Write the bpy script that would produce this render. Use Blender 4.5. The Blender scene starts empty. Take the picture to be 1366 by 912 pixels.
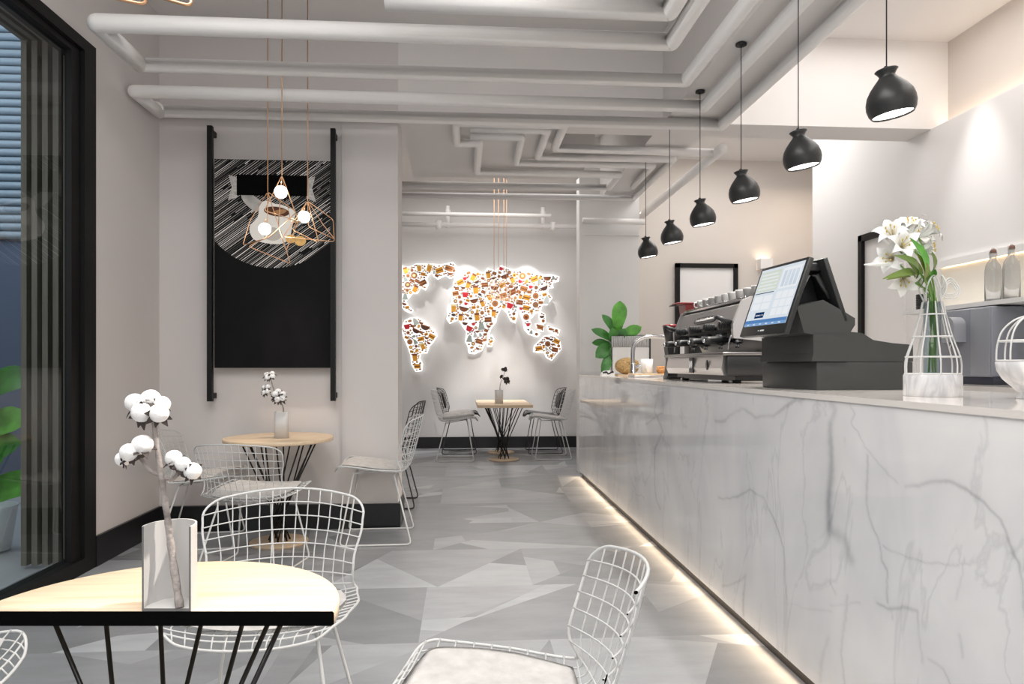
import bpy, bmesh, math, random
import numpy as np
from mathutils import Vector, Matrix
from mathutils.geometry import tessellate_polygon
C = bpy.context.scene.collection
PI = math.pi
RND = random.Random(7)

# ------------------------------------------------------------------ materials
def new_mat(name):
    m = bpy.data.materials.new(name); m.use_nodes = True
    nt = m.node_tree; b = nt.nodes['Principled BSDF']
    return m, nt, b
def mat(name, col, rough=.5, metal=0., emit=None, es=0., spec=None, trans=0., ior=None, alpha=None, noise=0., nscale=8., coat=0., bump=0., bscale=60.):
    m, nt, b = new_mat(name)
    c = tuple(col) + (1,)
    b.inputs['Base Color'].default_value = c
    b.inputs['Roughness'].default_value = rough
    b.inputs['Metallic'].default_value = metal
    if spec is not None: b.inputs['Specular IOR Level'].default_value = spec
    if trans: b.inputs['Transmission Weight'].default_value = trans
    if ior: b.inputs['IOR'].default_value = ior
    if coat: b.inputs['Coat Weight'].default_value = coat; b.inputs['Coat Roughness'].default_value = .05
    if emit: b.inputs['Emission Color'].default_value = tuple(emit)+(1,); b.inputs['Emission Strength'].default_value = es
    if noise or bump:
        tc = nt.nodes.new('ShaderNodeTexCoord'); n = nt.nodes.new('ShaderNodeTexNoise')
        n.inputs['Scale'].default_value = nscale; n.inputs['Detail'].default_value = 5
        nt.links.new(tc.outputs['Object'], n.inputs['Vector'])
        if noise:
            r = nt.nodes.new('ShaderNodeValToRGB')
            r.color_ramp.elements[0].position = .3; r.color_ramp.elements[1].position = .7
            r.color_ramp.elements[0].color = tuple(max(0, x*(1-noise)) for x in col)+(1,)
            r.color_ramp.elements[1].color = tuple(min(1, x*(1+noise)) for x in col)+(1,)
            nt.links.new(n.outputs['Fac'], r.inputs['Fac']); nt.links.new(r.outputs['Color'], b.inputs['Base Color'])
        if bump:
            n2 = nt.nodes.new('ShaderNodeTexNoise'); n2.inputs['Scale'].default_value = bscale; n2.inputs['Detail'].default_value = 4
            nt.links.new(tc.outputs['Object'], n2.inputs['Vector'])
            bp = nt.nodes.new('ShaderNodeBump'); bp.inputs['Strength'].default_value = bump; bp.inputs['Distance'].default_value = .01
            nt.links.new(n2.outputs['Fac'], bp.inputs['Height']); nt.links.new(bp.outputs['Normal'], b.inputs['Normal'])
    return m
def emis(name, col, s):
    m = bpy.data.materials.new(name); m.use_nodes = True; nt = m.node_tree
    nt.nodes.clear(); e = nt.nodes.new('ShaderNodeEmission'); o = nt.nodes.new('ShaderNodeOutputMaterial')
    e.inputs['Color'].default_value = tuple(col)+(1,); e.inputs['Strength'].default_value = s
    nt.links.new(e.outputs[0], o.inputs[0]); return m
def wood(name, c1, c2, axis=0, scale=3., rough=.45):
    m, nt, b = new_mat(name)
    tc = nt.nodes.new('ShaderNodeTexCoord'); mp = nt.nodes.new('ShaderNodeMapping')
    sc = [14, 14, 14]; sc[axis] = .9
    mp.inputs['Scale'].default_value = sc
    nt.links.new(tc.outputs['Object'], mp.inputs['Vector'])
    n = nt.nodes.new('ShaderNodeTexNoise'); n.inputs['Scale'].default_value = scale; n.inputs['Detail'].default_value = 6; n.inputs['Distortion'].default_value = .6
    nt.links.new(mp.outputs[0], n.inputs['Vector'])
    r = nt.nodes.new('ShaderNodeValToRGB'); r.color_ramp.elements[0].position = .3; r.color_ramp.elements[1].position = .72
    r.color_ramp.elements[0].color = tuple(c1)+(1,); r.color_ramp.elements[1].color = tuple(c2)+(1,)
    nt.links.new(n.outputs['Fac'], r.inputs['Fac']); nt.links.new(r.outputs[0], b.inputs['Base Color'])
    b.inputs['Roughness'].default_value = rough
    return m
def marble_small(name, base=(.80,.79,.78), vein=(.5,.5,.52), scale=9., rough=.3):
    m, nt, b = new_mat(name)
    tc = nt.nodes.new('ShaderNodeTexCoord')
    mp = nt.nodes.new('ShaderNodeMapping'); mp.inputs['Scale'].default_value = (1.6, 1.6, .6)
    nt.links.new(tc.outputs['Object'], mp.inputs['Vector'])
    n = nt.nodes.new('ShaderNodeTexNoise'); n.inputs['Scale'].default_value = scale; n.inputs['Detail'].default_value = 7; n.inputs['Distortion'].default_value = 1.2
    nt.links.new(mp.outputs[0], n.inputs['Vector'])
    r = nt.nodes.new('ShaderNodeValToRGB'); e = r.color_ramp.elements
    e[0].position = .3; e[0].color = tuple(base)+(1,); e[1].position = .75; e[1].color = tuple(base)+(1,)
    k = e.new(.52); k.color = tuple(vein)+(1,)
    nt.links.new(n.outputs['Fac'], r.inputs['Fac']); nt.links.new(r.outputs[0], b.inputs['Base Color'])
    b.inputs['Roughness'].default_value = rough
    return m

WALL = (.655, .618, .603)
M = dict(
    wall=mat('wall_plaster', WALL, .75, noise=.015, nscale=1.5),
    wall_white=mat('wall_white_paint', (.80, .785, .775), .55, noise=.01, nscale=1.5),
    wall_back_paint=mat('wall_back_paint', (.68, .66, .65), .6, noise=.01, nscale=1.5),
    wall_beige=mat('wall_beige_paint', (.66, .605, .56), .7, noise=.01, nscale=1.5),
    ceil=mat('ceiling_paint', (.78, .755, .74), .8, noise=.01, nscale=1.5),
    pipe=mat('pipe_white_paint', (.86, .84, .825), .42),
    base=mat('baseboard_black', (.008, .008, .009), .35),
    frame=mat('frame_black', (.007, .0068, .0068), .5, spec=.25),
    black=mat('satin_black', (.006, .006, .006), .4),
    board=mat('chalk_black', (.0035, .0035, .004), .75, spec=.2),
    steelrod=mat('black_steel_rod', (.012, .012, .012), .35, metal=.3),
    wwire=mat('white_wire', (.64, .64, .63), .3),
    bwire=mat('black_wire', (.012, .012, .013), .3),
    pad=mat('pale_seat_fabric', (.56, .54, .52), .8, noise=.12, nscale=22., bump=.3, bscale=45.),
    bpad=mat('black_leather', (.02, .02, .021), .32, bump=.15),
    oak=wood('oak', (.66, .49, .33), (.80, .64, .46), 0),
    oak_edge=wood('oak_edge', (.50, .36, .23), (.62, .46, .31), 0),
    cut=mat('cut_unlit_black', (.002, .002, .002), .9, spec=.05),  # black stands in for the unlit inside of cut solids
    copper=mat('copper', (.72, .42, .24), .28, metal=.9),
    bulb=emis('opal_bulb', (1, .96, .9), 6.),
    vase=mat('white_ceramic', (.60, .585, .57), .45),
    branch=mat('grey_bark', (.34, .30, .28), .85, noise=.4, nscale=40., bump=.4, bscale=120.),
    cotton=mat('cotton', (.86, .85, .84), .95, bump=.5, bscale=50.),
    husk=mat('dark_husk', (.055, .042, .038), .85),
    lampblack=mat('lamp_black', (.024, .025, .025), .38),
    lampglow=emis('lamp_glow', (1, .95, .88), 4.5),
    warmled=emis('warm_led', (1, .72, .42), 12.),
    chrome=mat('chrome', (.55, .55, .56), .14, metal=1.),
    steel=mat('brushed_steel', (.27, .26, .255), .32, metal=1., bump=.05),
    steel2=mat('satin_steel_light', (.62, .60, .59), .35, metal=.85),
    dark=mat('dark_plastic', (.014, .014, .015), .38),
    pos=mat('charcoal_plastic', (.031, .033, .032), .5),
    pos2=mat('charcoal_dark', (.016, .017, .017), .42),
    red=mat('red_enamel', (.20, .014, .014), .3),
    white=mat('white_plastic', (.82, .82, .81), .4),
    glass=mat('clear_glass', (.95, .97, .97), .02, trans=1., ior=1.3),
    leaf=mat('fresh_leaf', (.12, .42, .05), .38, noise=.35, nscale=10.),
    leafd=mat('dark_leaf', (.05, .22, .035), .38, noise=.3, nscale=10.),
    petal=mat('white_petal', (.86, .86, .84), .6),
    stem=mat('green_stem', (.16, .30, .07), .5),
    marble_s=marble_small('grey_marble'),
    bread=mat('bread_crust', (.45, .29, .12), .8, noise=.45, nscale=60., bump=.6, bscale=90.),
    basket=mat('wicker', (.55, .27, .10), .8, noise=.4, nscale=90., bump=.5, bscale=150.),
    board_wood=wood('board_wood', (.60, .42, .24), (.76, .58, .38), 1),
    blue_grey=mat('blue_grey_enamel', (.23, .245, .28), .32),
    blue_grey_l=mat('blue_grey_light', (.33, .34, .37), .3),
    counter_top=mat('counter_top_stone', (.78, .74, .70), .08, noise=.03, nscale=6.),
    plinth=mat('plinth_bronze', (.06, .052, .047), .4),
    slat=wood('slat_wood', (.13, .115, .085), (.19, .17, .13), 2),
    tile=mat('outdoor_tile', (.45, .46, .46), .4),
)


def thin_glass():
    m = bpy.data.materials.new('window_glass'); m.use_nodes = True; nt = m.node_tree; nt.nodes.clear()
    o = nt.nodes.new('ShaderNodeOutputMaterial'); mx = nt.nodes.new('ShaderNodeMixShader'); ge = nt.nodes.new('ShaderNodeNewGeometry'); mu = nt.nodes.new('ShaderNodeMath'); mu.operation = 'MULTIPLY'; iv = nt.nodes.new('ShaderNodeMath'); iv.operation = 'SUBTRACT'; iv.inputs[0].default_value = 1; t = nt.nodes.new('ShaderNodeBsdfTransparent'); g = nt.nodes.new('ShaderNodeBsdfGlossy'); f = nt.nodes.new('ShaderNodeFresnel')
    t.inputs[0].default_value = (.80, .84, .86, 1); g.inputs['Roughness'].default_value = .01; f.inputs[0].default_value = 1.5
    nt.links.new(ge.outputs['Backfacing'], iv.inputs[1]); nt.links.new(f.outputs[0], mu.inputs[0]); nt.links.new(iv.outputs[0], mu.inputs[1]); nt.links.new(mu.outputs[0], mx.inputs[0]); nt.links.new(t.outputs[0], mx.inputs[1]); nt.links.new(g.outputs[0], mx.inputs[2]); nt.links.new(mx.outputs[0], o.inputs[0]); return m
M['paneglass'] = thin_glass()
M['clearthin'] = thin_glass()

# ------------------------------------------------------------------ mesh builder
class MB:
    def __init__(s): s.v = []; s.f = []; s.mi = []; s.sm = []
    def add(s, vs, fs, mi=0, smooth=False, T=None):
        o = len(s.v)
        for p in vs:
            p = Vector(p)
            if T is not None: p = T @ p
            s.v.append(tuple(p))
        for f in fs: s.f.append([o+i for i in f]); s.mi.append(mi); s.sm.append(smooth)
        return s
    def box(s, x0, x1, y0, y1, z0, z1, mi=0, T=None):
        v = [(x, y, z) for x in (x0, x1) for y in (y0, y1) for z in (z0, z1)]
        return s.add(v, [(0,1,3,2),(4,6,7,5),(0,4,5,1),(2,3,7,6),(0,2,6,4),(1,5,7,3)], mi, False, T)
    def bbox(s, x0, x1, y0, y1, z0, z1, r=.01, mi=0, T=None, seg=2):
        bm = bmesh.new(); bmesh.ops.create_cube(bm, size=1)
        for v in bm.verts: v.co = Vector((x0+(v.co.x+.5)*(x1-x0), y0+(v.co.y+.5)*(y1-y0), z0+(v.co.z+.5)*(z1-z0)))
        bmesh.ops.bevel(bm, geom=bm.edges[:], offset=r, segments=seg, affect='EDGES', profile=.5)
        bm.verts.index_update()
        s.add([v.co.copy() for v in bm.verts], [[v.index for v in f.verts] for f in bm.faces], mi, True, T); bm.free(); return s
    def tube(s, pts, r, n=8, closed=False, mi=0, T=None, caps=True):
        P = [Vector(p) for p in pts]; N = len(P)
        if N < 2: return s
        R = r if isinstance(r, (list, tuple)) else [r]*N
        tg = []
        for i in range(N):
            if closed: t = P[(i+1) % N]-P[i-1]
            else: t = P[min(i+1, N-1)]-P[max(i-1, 0)]
            if t.length < 1e-9: t = Vector((0, 0, 1))
            tg.append(t.normalized())
        a = Vector((0, 0, 1)) if abs(tg[0].z) < .9 else Vector((1, 0, 0))
        u = (a-tg[0]*a.dot(tg[0])).normalized(); vs = []
        for i in range(N):
            u = (u-tg[i]*u.dot(tg[i]))
            if u.length < 1e-6: u = tg[i].orthogonal()
            u.normalize(); w = tg[i].cross(u)
            # mitre scale
            k = 1.
            if 0 < i < N-1 or closed:
                d1 = (P[i]-P[i-1]).normalized(); c = abs(d1.dot(tg[i])); k = 1/max(c, .6)
            for j in range(n):
                an = 2*PI*j/n; vs.append(P[i]+(u*math.cos(an)+w*math.sin(an))*R[i]*(k if abs(k-1) > .02 else 1))
        fs = []
        for i in range(N if closed else N-1):
            b = (i+1) % N
            for j in range(n):
                q = (j+1) % n; fs.append((i*n+j, i*n+q, b*n+q, b*n+j))
        if caps and not closed:
            fs.append(tuple(range(n))[::-1]); fs.append(tuple((N-1)*n+j for j in range(n)))
        return s.add(vs, fs, mi, True, T)
    def lathe(s, prof, n=24, mi=0, T=None, c=(0, 0, 0), caps=True, a0=0., a1=2*PI):
        full = abs(a1-a0-2*PI) < 1e-6; m = n if full else n+1
        vs = [(c[0]+r*math.cos(a0+(a1-a0)*j/n), c[1]+r*math.sin(a0+(a1-a0)*j/n), c[2]+z) for r, z in prof for j in range(m)]
        fs = []
        for i in range(len(prof)-1):
            for j in range(n):
                q = (j+1) % m; fs.append((i*m+j, i*m+q, (i+1)*m+q, (i+1)*m+j))
        if caps and full:
            if prof[0][0] > 1e-5: fs.append(tuple(range(m))[::-1])
            if prof[-1][0] > 1e-5: fs.append(tuple((len(prof)-1)*m+j for j in range(m)))
        return s.add(vs, fs, mi, True, T)
    def ball(s, c, r, n=12, mi=0, sc=(1, 1, 1), T=None, lump=0.):
        vs = []; fs = []; m = n//2+2
        for i in range(m+1):
            ph = PI*i/m
            for j in range(n):
                th = 2*PI*j/n; k = 1+lump*math.sin(3*th+i)*math.sin(2*ph)
                vs.append((c[0]+r*sc[0]*k*math.sin(ph)*math.cos(th), c[1]+r*sc[1]*k*math.sin(ph)*math.sin(th), c[2]+r*sc[2]*k*math.cos(ph)))
        for i in range(m):
            for j in range(n):
                q = (j+1) % n; fs.append((i*n+j, (i+1)*n+j, (i+1)*n+q, i*n+q))
        return s.add(vs, fs, mi, True, T)
    def prism(s, poly, axis, a, b, mi=0, T=None):
        """polygon (2-D) extruded from a to b along axis"""
        bm = bmesh.new(); n = len(poly)
        def P(p, t): return {0: (t, p[0], p[1]), 1: (p[0], t, p[1]), 2: (p[0], p[1], t)}[axis]
        v0 = [P(p, a) for p in poly]; v1 = [P(p, b) for p in poly]
        bm.free(); tri = [list(t) for t in tessellate_polygon([[Vector((p[0], p[1], 0)) for p in poly]])]
        fs = [tuple(t) for t in tri]+[tuple(i+n for i in reversed(t)) for t in tri]
        fs += [(i, (i+1) % n, (i+1) % n+n, i+n) for i in range(n)]
        return s.add(v0+v1, fs, mi, False, T)
    def build(s, name, mats, parent=None, loc=None, recalc=True):
        me = bpy.data.meshes.new(name); me.from_pydata(s.v, [], s.f)
        if not isinstance(mats, (list, tuple)): mats = [mats]
        for m in mats: me.materials.append(M[m] if isinstance(m, str) else m)
        me.polygons.foreach_set('material_index', s.mi); me.polygons.foreach_set('use_smooth', s.sm)
        if recalc:
            bm = bmesh.new(); bm.from_mesh(me); bmesh.ops.recalc_face_normals(bm, faces=bm.faces[:]); bm.to_mesh(me); bm.free()
        me.update()
        o = bpy.data.objects.new(name, me); C.objects.link(o)
        if parent: o.parent = parent
        if loc: o.location = loc
        return o
def catmull(P, k=6, closed=False):
    P = [Vector(p) for p in P]; out = []; n = len(P)
    for i in range(n if closed else n-1):
        g = (lambda j: P[j % n]) if closed else (lambda j: P[max(0, min(n-1, j))])
        a, b, c, d = g(i-1), g(i), g(i+1), g(i+2)
        for t in range(k):
            t /= k
            out.append(.5*((2*b)+(c-a)*t+(2*a-5*b+4*c-d)*t*t+(3*b-a-3*c+d)*t**3))
    if not closed: out.append(P[-1])
    return out
def fillet(P, r, k=5, closed=False):
    P = [Vector(p) for p in P]; n = len(P); out = []
    for i in range(n):
        if not closed and i in (0, n-1): out.append(P[i]); continue
        a, b, c = P[i-1], P[i], P[(i+1) % n]
        d1 = (a-b); d2 = (c-b); q = min(r, d1.length*.45, d2.length*.45)
        p0 = b+d1.normalized()*q; p1 = b+d2.normalized()*q
        for t in range(k+1):
            t /= k; out.append((1-t)**2*p0+2*t*(1-t)*b+t*t*p1)
    return out
def tag(o, label=None, cat=None, group=None, kind=None):
    if label: o['label'] = label
    if cat: o['category'] = cat
    if group: o['group'] = group
    if kind: o['kind'] = kind
    return o
def thing(name, loc, label, cat, rz=0., group=None, scale=None):
    o = bpy.data.objects.new(name, None); C.objects.link(o); o.empty_display_size = .1
    o.location = loc; o.rotation_euler = (0, 0, rz)
    if scale: o.scale = scale
    return tag(o, label, cat, group)
def struct(name, mb, m, parent=None):
    o = mb.build(name, m, parent)
    if not parent: o['kind'] = 'structure'
    return o
def dup(root, loc, rz, label, scale=None, group=None):
    r = root.copy(); C.objects.link(r); r.location = loc; r.rotation_euler = (0, 0, rz); r['label'] = label
    if scale: r.scale = scale
    if group: r['group'] = group
    for ch in list(root.children):
        c = ch.copy(); C.objects.link(c); c.parent = r
        for g in list(ch.children):
            d = g.copy(); C.objects.link(d); d.parent = c
    return r

# ------------------------------------------------------------------ camera
YAW = math.atan(66/934)
cam = bpy.data.cameras.new('camera'); co = bpy.data.objects.new('camera', cam); C.objects.link(co)
co.location = (0, 0, 1.26); co.rotation_euler = (PI/2, 0, -YAW)
cam.sensor_width = 36; cam.lens = 934/1366*36; cam.shift_y = 31/1366; cam.clip_start = .05
bpy.context.scene.camera = co
FWD = Vector((math.sin(YAW), math.cos(YAW), 0)); CUT = 1.452      # the plane where the near table, vase and chair are cut off

# ------------------------------------------------------------------ the room
ZH, ZL = 3.92, 3.2
YB = -3.2
# floor: stone tiles each broken into straight-edged shards of grey
def split_poly(poly, depth, rnd):
    if depth == 0 or len(poly) < 3: return [poly]
    n = len(poly)
    per = [(poly[(i+1) % n][0]-poly[i][0], poly[(i+1) % n][1]-poly[i][1]) for i in range(n)]
    L = [math.hypot(*e) for e in per]; i = max(range(n), key=lambda k: L[k]*rnd.uniform(.7, 1.3))
    if max(L) < .28: return [poly]
    if rnd.random() < .62 and n > 3:
        j = (i+2+rnd.randrange(max(1, n-3))) % n; t = rnd.uniform(.15, .85)
        p = (poly[i][0]+per[i][0]*t, poly[i][1]+per[i][1]*t)
        a = [p]; k = (i+1) % n
        while k != j: a.append(poly[k]); k = (k+1) % n
        a.append(poly[j]); b = [p, poly[j]]; k = (j+1) % n
        while k != (i+1) % n: b.append(poly[k]); k = (k+1) % n
    else:
        j = (i+rnd.choice([1, n-1] if n > 3 else [1, 2])) % n
        t, u = rnd.uniform(.3, .7), rnd.uniform(.25, .75)
        p = (poly[i][0]+per[i][0]*t, poly[i][1]+per[i][1]*t); q = (poly[j][0]+per[j][0]*u, poly[j][1]+per[j][1]*u)
        a = [p]; k = (i+1) % n
        while True:
            a.append(poly[k])
            if k == j: break
            k = (k+1) % n
        a.append(q); b = [q]; k = (j+1) % n
        while True:
            b.append(poly[k])
            if k == i: break
            k = (k+1) % n
        b.append(p)
    return split_poly(a, depth-1, rnd)+split_poly(b, depth-1, rnd)
def stone(i, g):
    m, nt, b = new_mat('floor_stone_%d' % i)
    tc = nt.nodes.new('ShaderNodeTexCoord'); n = nt.nodes.new('ShaderNodeTexNoise'); n.inputs['Scale'].default_value = 2.2; n.inputs['Detail'].default_value = 9; n.inputs['Roughness'].default_value = .6
    mp = nt.nodes.new('ShaderNodeMapping'); mp.inputs['Rotation'].default_value = (0, 0, i*1.1); mp.inputs['Scale'].default_value = (1, 3, 1)
    nt.links.new(tc.outputs['Object'], mp.inputs[0]); nt.links.new(mp.outputs[0], n.inputs['Vector'])
    r = nt.nodes.new('ShaderNodeValToRGB'); r.color_ramp.elements[0].position = .25; r.color_ramp.elements[1].position = .75
    r.color_ramp.elements[0].color = (g*.84, g*.855, g*.88, 1); r.color_ramp.elements[1].color = (g*1.10, g*1.13, g*1.16, 1)
    nt.links.new(n.outputs['Fac'], r.inputs['Fac']); nt.links.new(r.outputs[0], b.inputs['Base Color'])
    b.inputs['Roughness'].default_value = .27; b.inputs['Specular IOR Level'].default_value = .5
    return m
STONES = [stone(i, g) for i, g in enumerate((.27, .32, .37, .42, .48, .30))]
fl = MB(); rf = random.Random(21)
ny = 0; y = YB; last = 0
while y < 12:
    x = -2.6 + (ny % 2)*-.6
    while x < 5.2:
        X0, X1 = max(x, -2.6), min(x+1.2, 5.2)
        if X1-X0 > .01:
            for p in split_poly([(X0, y), (X1, y), (X1, y+.8), (X0, y+.8)], 3, rf):
                last = rf.choice([q for q in range(6) if q != last]); fl.add([(a, b, 0) for a, b in p], [list(range(len(p)))], last)
        x += 1.2
    y += .8; ny += 1
fo = fl.build('floor', STONES, recalc=False); fo['kind'] = 'structure'
mfl = fo.data
bm = bmesh.new(); bm.from_mesh(mfl)
for f in bm.faces:
    if f.normal.z < 0: f.normal_flip()
bm.to_mesh(mfl); bm.free()
# slab under the floor so that nothing shows below it
struct('ceiling', MB().box(-2.6, 5.2, YB, 12, ZH, ZH+.1), 'ceil')
# left wall with the window opening (Y from 0.2 to 4.55, Z 0 to 3.24)
w = MB(); w.box(-2.36, -2.3, 4.55, 10.9, 0, ZH); w.box(-2.36, -2.3, YB, -.6, 0, ZH); w.box(-2.36, -2.3, -.6, 4.55, 3.24, ZH)
struct('wall_left', w, 'wall')
# partition wall that faces the camera, with a shallow pilaster
w = MB(); w.box(-2.3, -.5, 5.5, 5.84, 0, ZH); w.box(-.93, -.5, 5.485, 5.5, 0.19, 3.17)
struct('wall_middle', w, 'wall')
struct('wall_back', MB().box(-2.6, 1.76, 10.7, 10.9, 0, ZH), 'wall_back_paint')
# block wall beside the counter end, then the beige wall behind the counter
struct('wall_column', MB().box(1.36, 2.07, 8.1, 8.3, 0, ZH), 'wall_white')
w = MB(); w.box(1.76, 2.07, 8.3, 10.9, 0, ZH)
struct('wall_back_side', w, 'wall_white')
struct('wall_beige', MB().box(2.07, 5.2, 8.87, 9.05, 0, ZH), 'wall_beige')
w = MB(); w.box(3.84, 3.92, YB, 5.82, 0, 3.2); w.box(3.84, 3.92, 5.82, 7.45, 0, ZH)
struct('wall_right', w, 'wall_white')
struct('wall_right_upper', MB().box(3.99, 4.15, YB, 5.5, 2.9, ZH), 'wall_beige')
struct('trim_1', MB().box(3.86, 3.99, YB, 5.5, 3.10, 3.14), 'wall_white')      # cove floor behind the wall panel
struct('wall_passage', MB().box(5.1, 5.2, 7.0, 9.0, 0, ZH), 'wall_beige')
# dropped ceilings
w = MB(); w.box(-.5, 1.6, 5.5, 5.82, ZL, ZH); w.box(1.6, 2.03, 5.5, 5.82, ZL, ZL+.1); w.box(2.03, 4.15, 5.5, 5.82, ZL, ZH)
struct('trim_2', w, 'ceil')
w = MB(); w.box(-.5, .82, 5.82, 7.25, ZL, ZH); w.box(.82, 1.2, 6.3, 7.25, ZL, ZH)
struct('trim_3', w, 'ceil')
w = MB(); w.box(1.60, 2.03, YB, 5.5, ZL, ZH); w.box(1.60, 2.03, 5.82, 8.1, ZL, ZH)
struct('trim_4', w, 'ceil')
w = MB(); w.box(-2.3, 1.6, 5.44, 5.5, 3.17, 3.20)
struct('trim_5', w, 'ceil')
struct('wall_far_left', MB().box(-2.6, -2.3, 10.9, 10.95, 0, ZH), 'wall')
# baseboards
struct('baseboard_left', MB().box(-2.3, -2.28, 4.55, 5.5, 0, .19), 'base')
w = MB(); w.box(-2.28, -.48, 5.465, 5.5, 0, .19); w.box(-.5, -.48, 5.5, 5.86, 0, .19)
struct('baseboard_middle', w, 'base')
struct('baseboard_back', MB().box(-2.3, 1.76, 10.675, 10.7, 0, .17), 'base')
struct('baseboard_right', MB().box(2.07, 3.84, 8.845, 8.87, 0, .12), 'base')
# panel moulding on the block wall beside the counter
w = MB(); w.box(1.36, 1.405, 8.075, 8.1, .0, 2.83); w.box(1.405, 2.07, 8.075, 8.1, 2.78, 2.83); w.box(1.405, 2.07, 8.075, 8.1, .9, 1.19)
struct('trim_6', w, 'wall_white')
# -------- window on the left with dark frame, what stands outside it
def box_obj(name, m, *a, parent=None): return MB().box(*a).build(name, m, parent)
wn = thing('window_1', (-2.33, 2, 0), None, None); wn['kind'] = 'structure'
def wpart(name, m, mb):
    for i, v in enumerate(mb.v): mb.v[i] = (v[0]+2.33, v[1]-2, v[2])
    return mb.build(name, m, wn)
b_ = MB(); b_.box(-2.36, -2.285, 4.42, 4.55, 0, 3.24); b_.box(-2.35, -2.31, 4.32, 4.42, 0.09, 3.13)
b_.box(-2.36, -2.285, -.6, 4.42, 3.17, 3.24); b_.box(-2.40, -2.31, -.6, 4.42, 3.13, 3.17); b_.box(-2.40, -2.285, -.6, 4.42, 0, .09)
wpart('window_frame', 'frame', b_)
b_ = MB(); b_.box(-2.345, -2.339, -.6, 4.32, .09, 3.13); wpart('pane', 'paneglass' if 'paneglass' in M else 'glass', b_)

VEINS=[
(5,1,[(2.45, 1.12), (2.41, 1.09), (2.45, 1.03), (2.46, 0.94), (2.45, 0.85), (2.46, 0.76), (2.45, 0.67), (2.36, 0.66), (2.33, 0.6)]),
(1.5,0.6,[(2.45, 0.67), (2.44, 0.56), (2.45, 0.48), (2.42, 0.45)]),
(1,0.6,[(2.3, 1.12), (2.27, 1.09), (2.3, 1.05), (2.23, 0.97), (2.14, 0.94), (2.09, 0.91), (2.05, 0.9)]),
(1.6,0.9,[(2.01, 0.9), (1.86, 0.93), (1.77, 0.93), (1.71, 0.91), (1.66, 0.88), (1.63, 0.83), (1.6, 0.79), (1.58, 0.73), (1.58, 0.66)]),
(1.6,0.8,[(2.22, 0.95), (2.22, 0.81), (2.19, 0.73), (2.16, 0.68), (2.15, 0.63), (2.11, 0.61), (2.1, 0.52)]),
(1,0.6,[(2.14, 0.68), (2.05, 0.68), (1.93, 0.7), (1.82, 0.73)]),
(1.6,0.9,[(3.56, 0.58), (3.28, 0.63), (3.15, 0.67), (3.0, 0.66), (2.89, 0.59), (2.81, 0.5), (2.81, 0.4), (2.8, 0.27)]),
(2.2,0.9,[(4.68, 1.1), (4.81, 0.92), (4.58, 0.82), (4.77, 0.66), (4.77, 0.46), (4.73, 0.32), (4.64, 0.27)]),
(2,0.7,[(4.56, 1.11), (4.58, 0.94), (5.0, 0.83)]),
(2.6,0.7,[(3.61, 0.99), (3.46, 0.99), (3.28, 1.05), (3.11, 1.02), (2.93, 1.05), (2.76, 1.12), (2.67, 1.13)]),
(2,0.8,[(3.51, 0.12), (3.32, 0.21), (3.21, 0.28), (3.23, 0.16), (3.24, 0.07)]),
(1.8,0.7,[(2.35, 0.46), (2.36, 0.36), (2.38, 0.25), (2.35, 0.15)]),
(3,0.4,[(2.46, 0.27), (2.5, 0.16), (2.51, 0.08)]),
(1,0.5,[(2.45, 0.39), (2.26, 0.46)]),
(1.6,0.8,[(2.16, 0.5), (2.1, 0.5), (1.96, 0.54), (1.95, 0.49), (1.93, 0.39)]),
(1,0.5,[(2.08, 0.51), (2.07, 0.47)]),
(1.5,0.6,[(1.91, 0.41), (1.84, 0.41), (1.81, 0.39)]),
(1.6,0.5,[(1.79, 0.53), (1.78, 0.48)]),
(1,0.5,[(1.8, 0.76), (1.81, 0.62)]),
(1.5,0.5,[(3.72, 1.12), (3.69, 1.02), (3.78, 0.9), (3.82, 0.77)]),
(0.8,0.4,[(2.83, 0.26), (2.44, 0.37)]),
(1.2,0.5,[(5.49, 0.37), (5.32, 0.29), (5.26, 0.16)]),
(1.2,0.4,[(4.01, 0.56), (3.95, 0.47)]),
]
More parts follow.
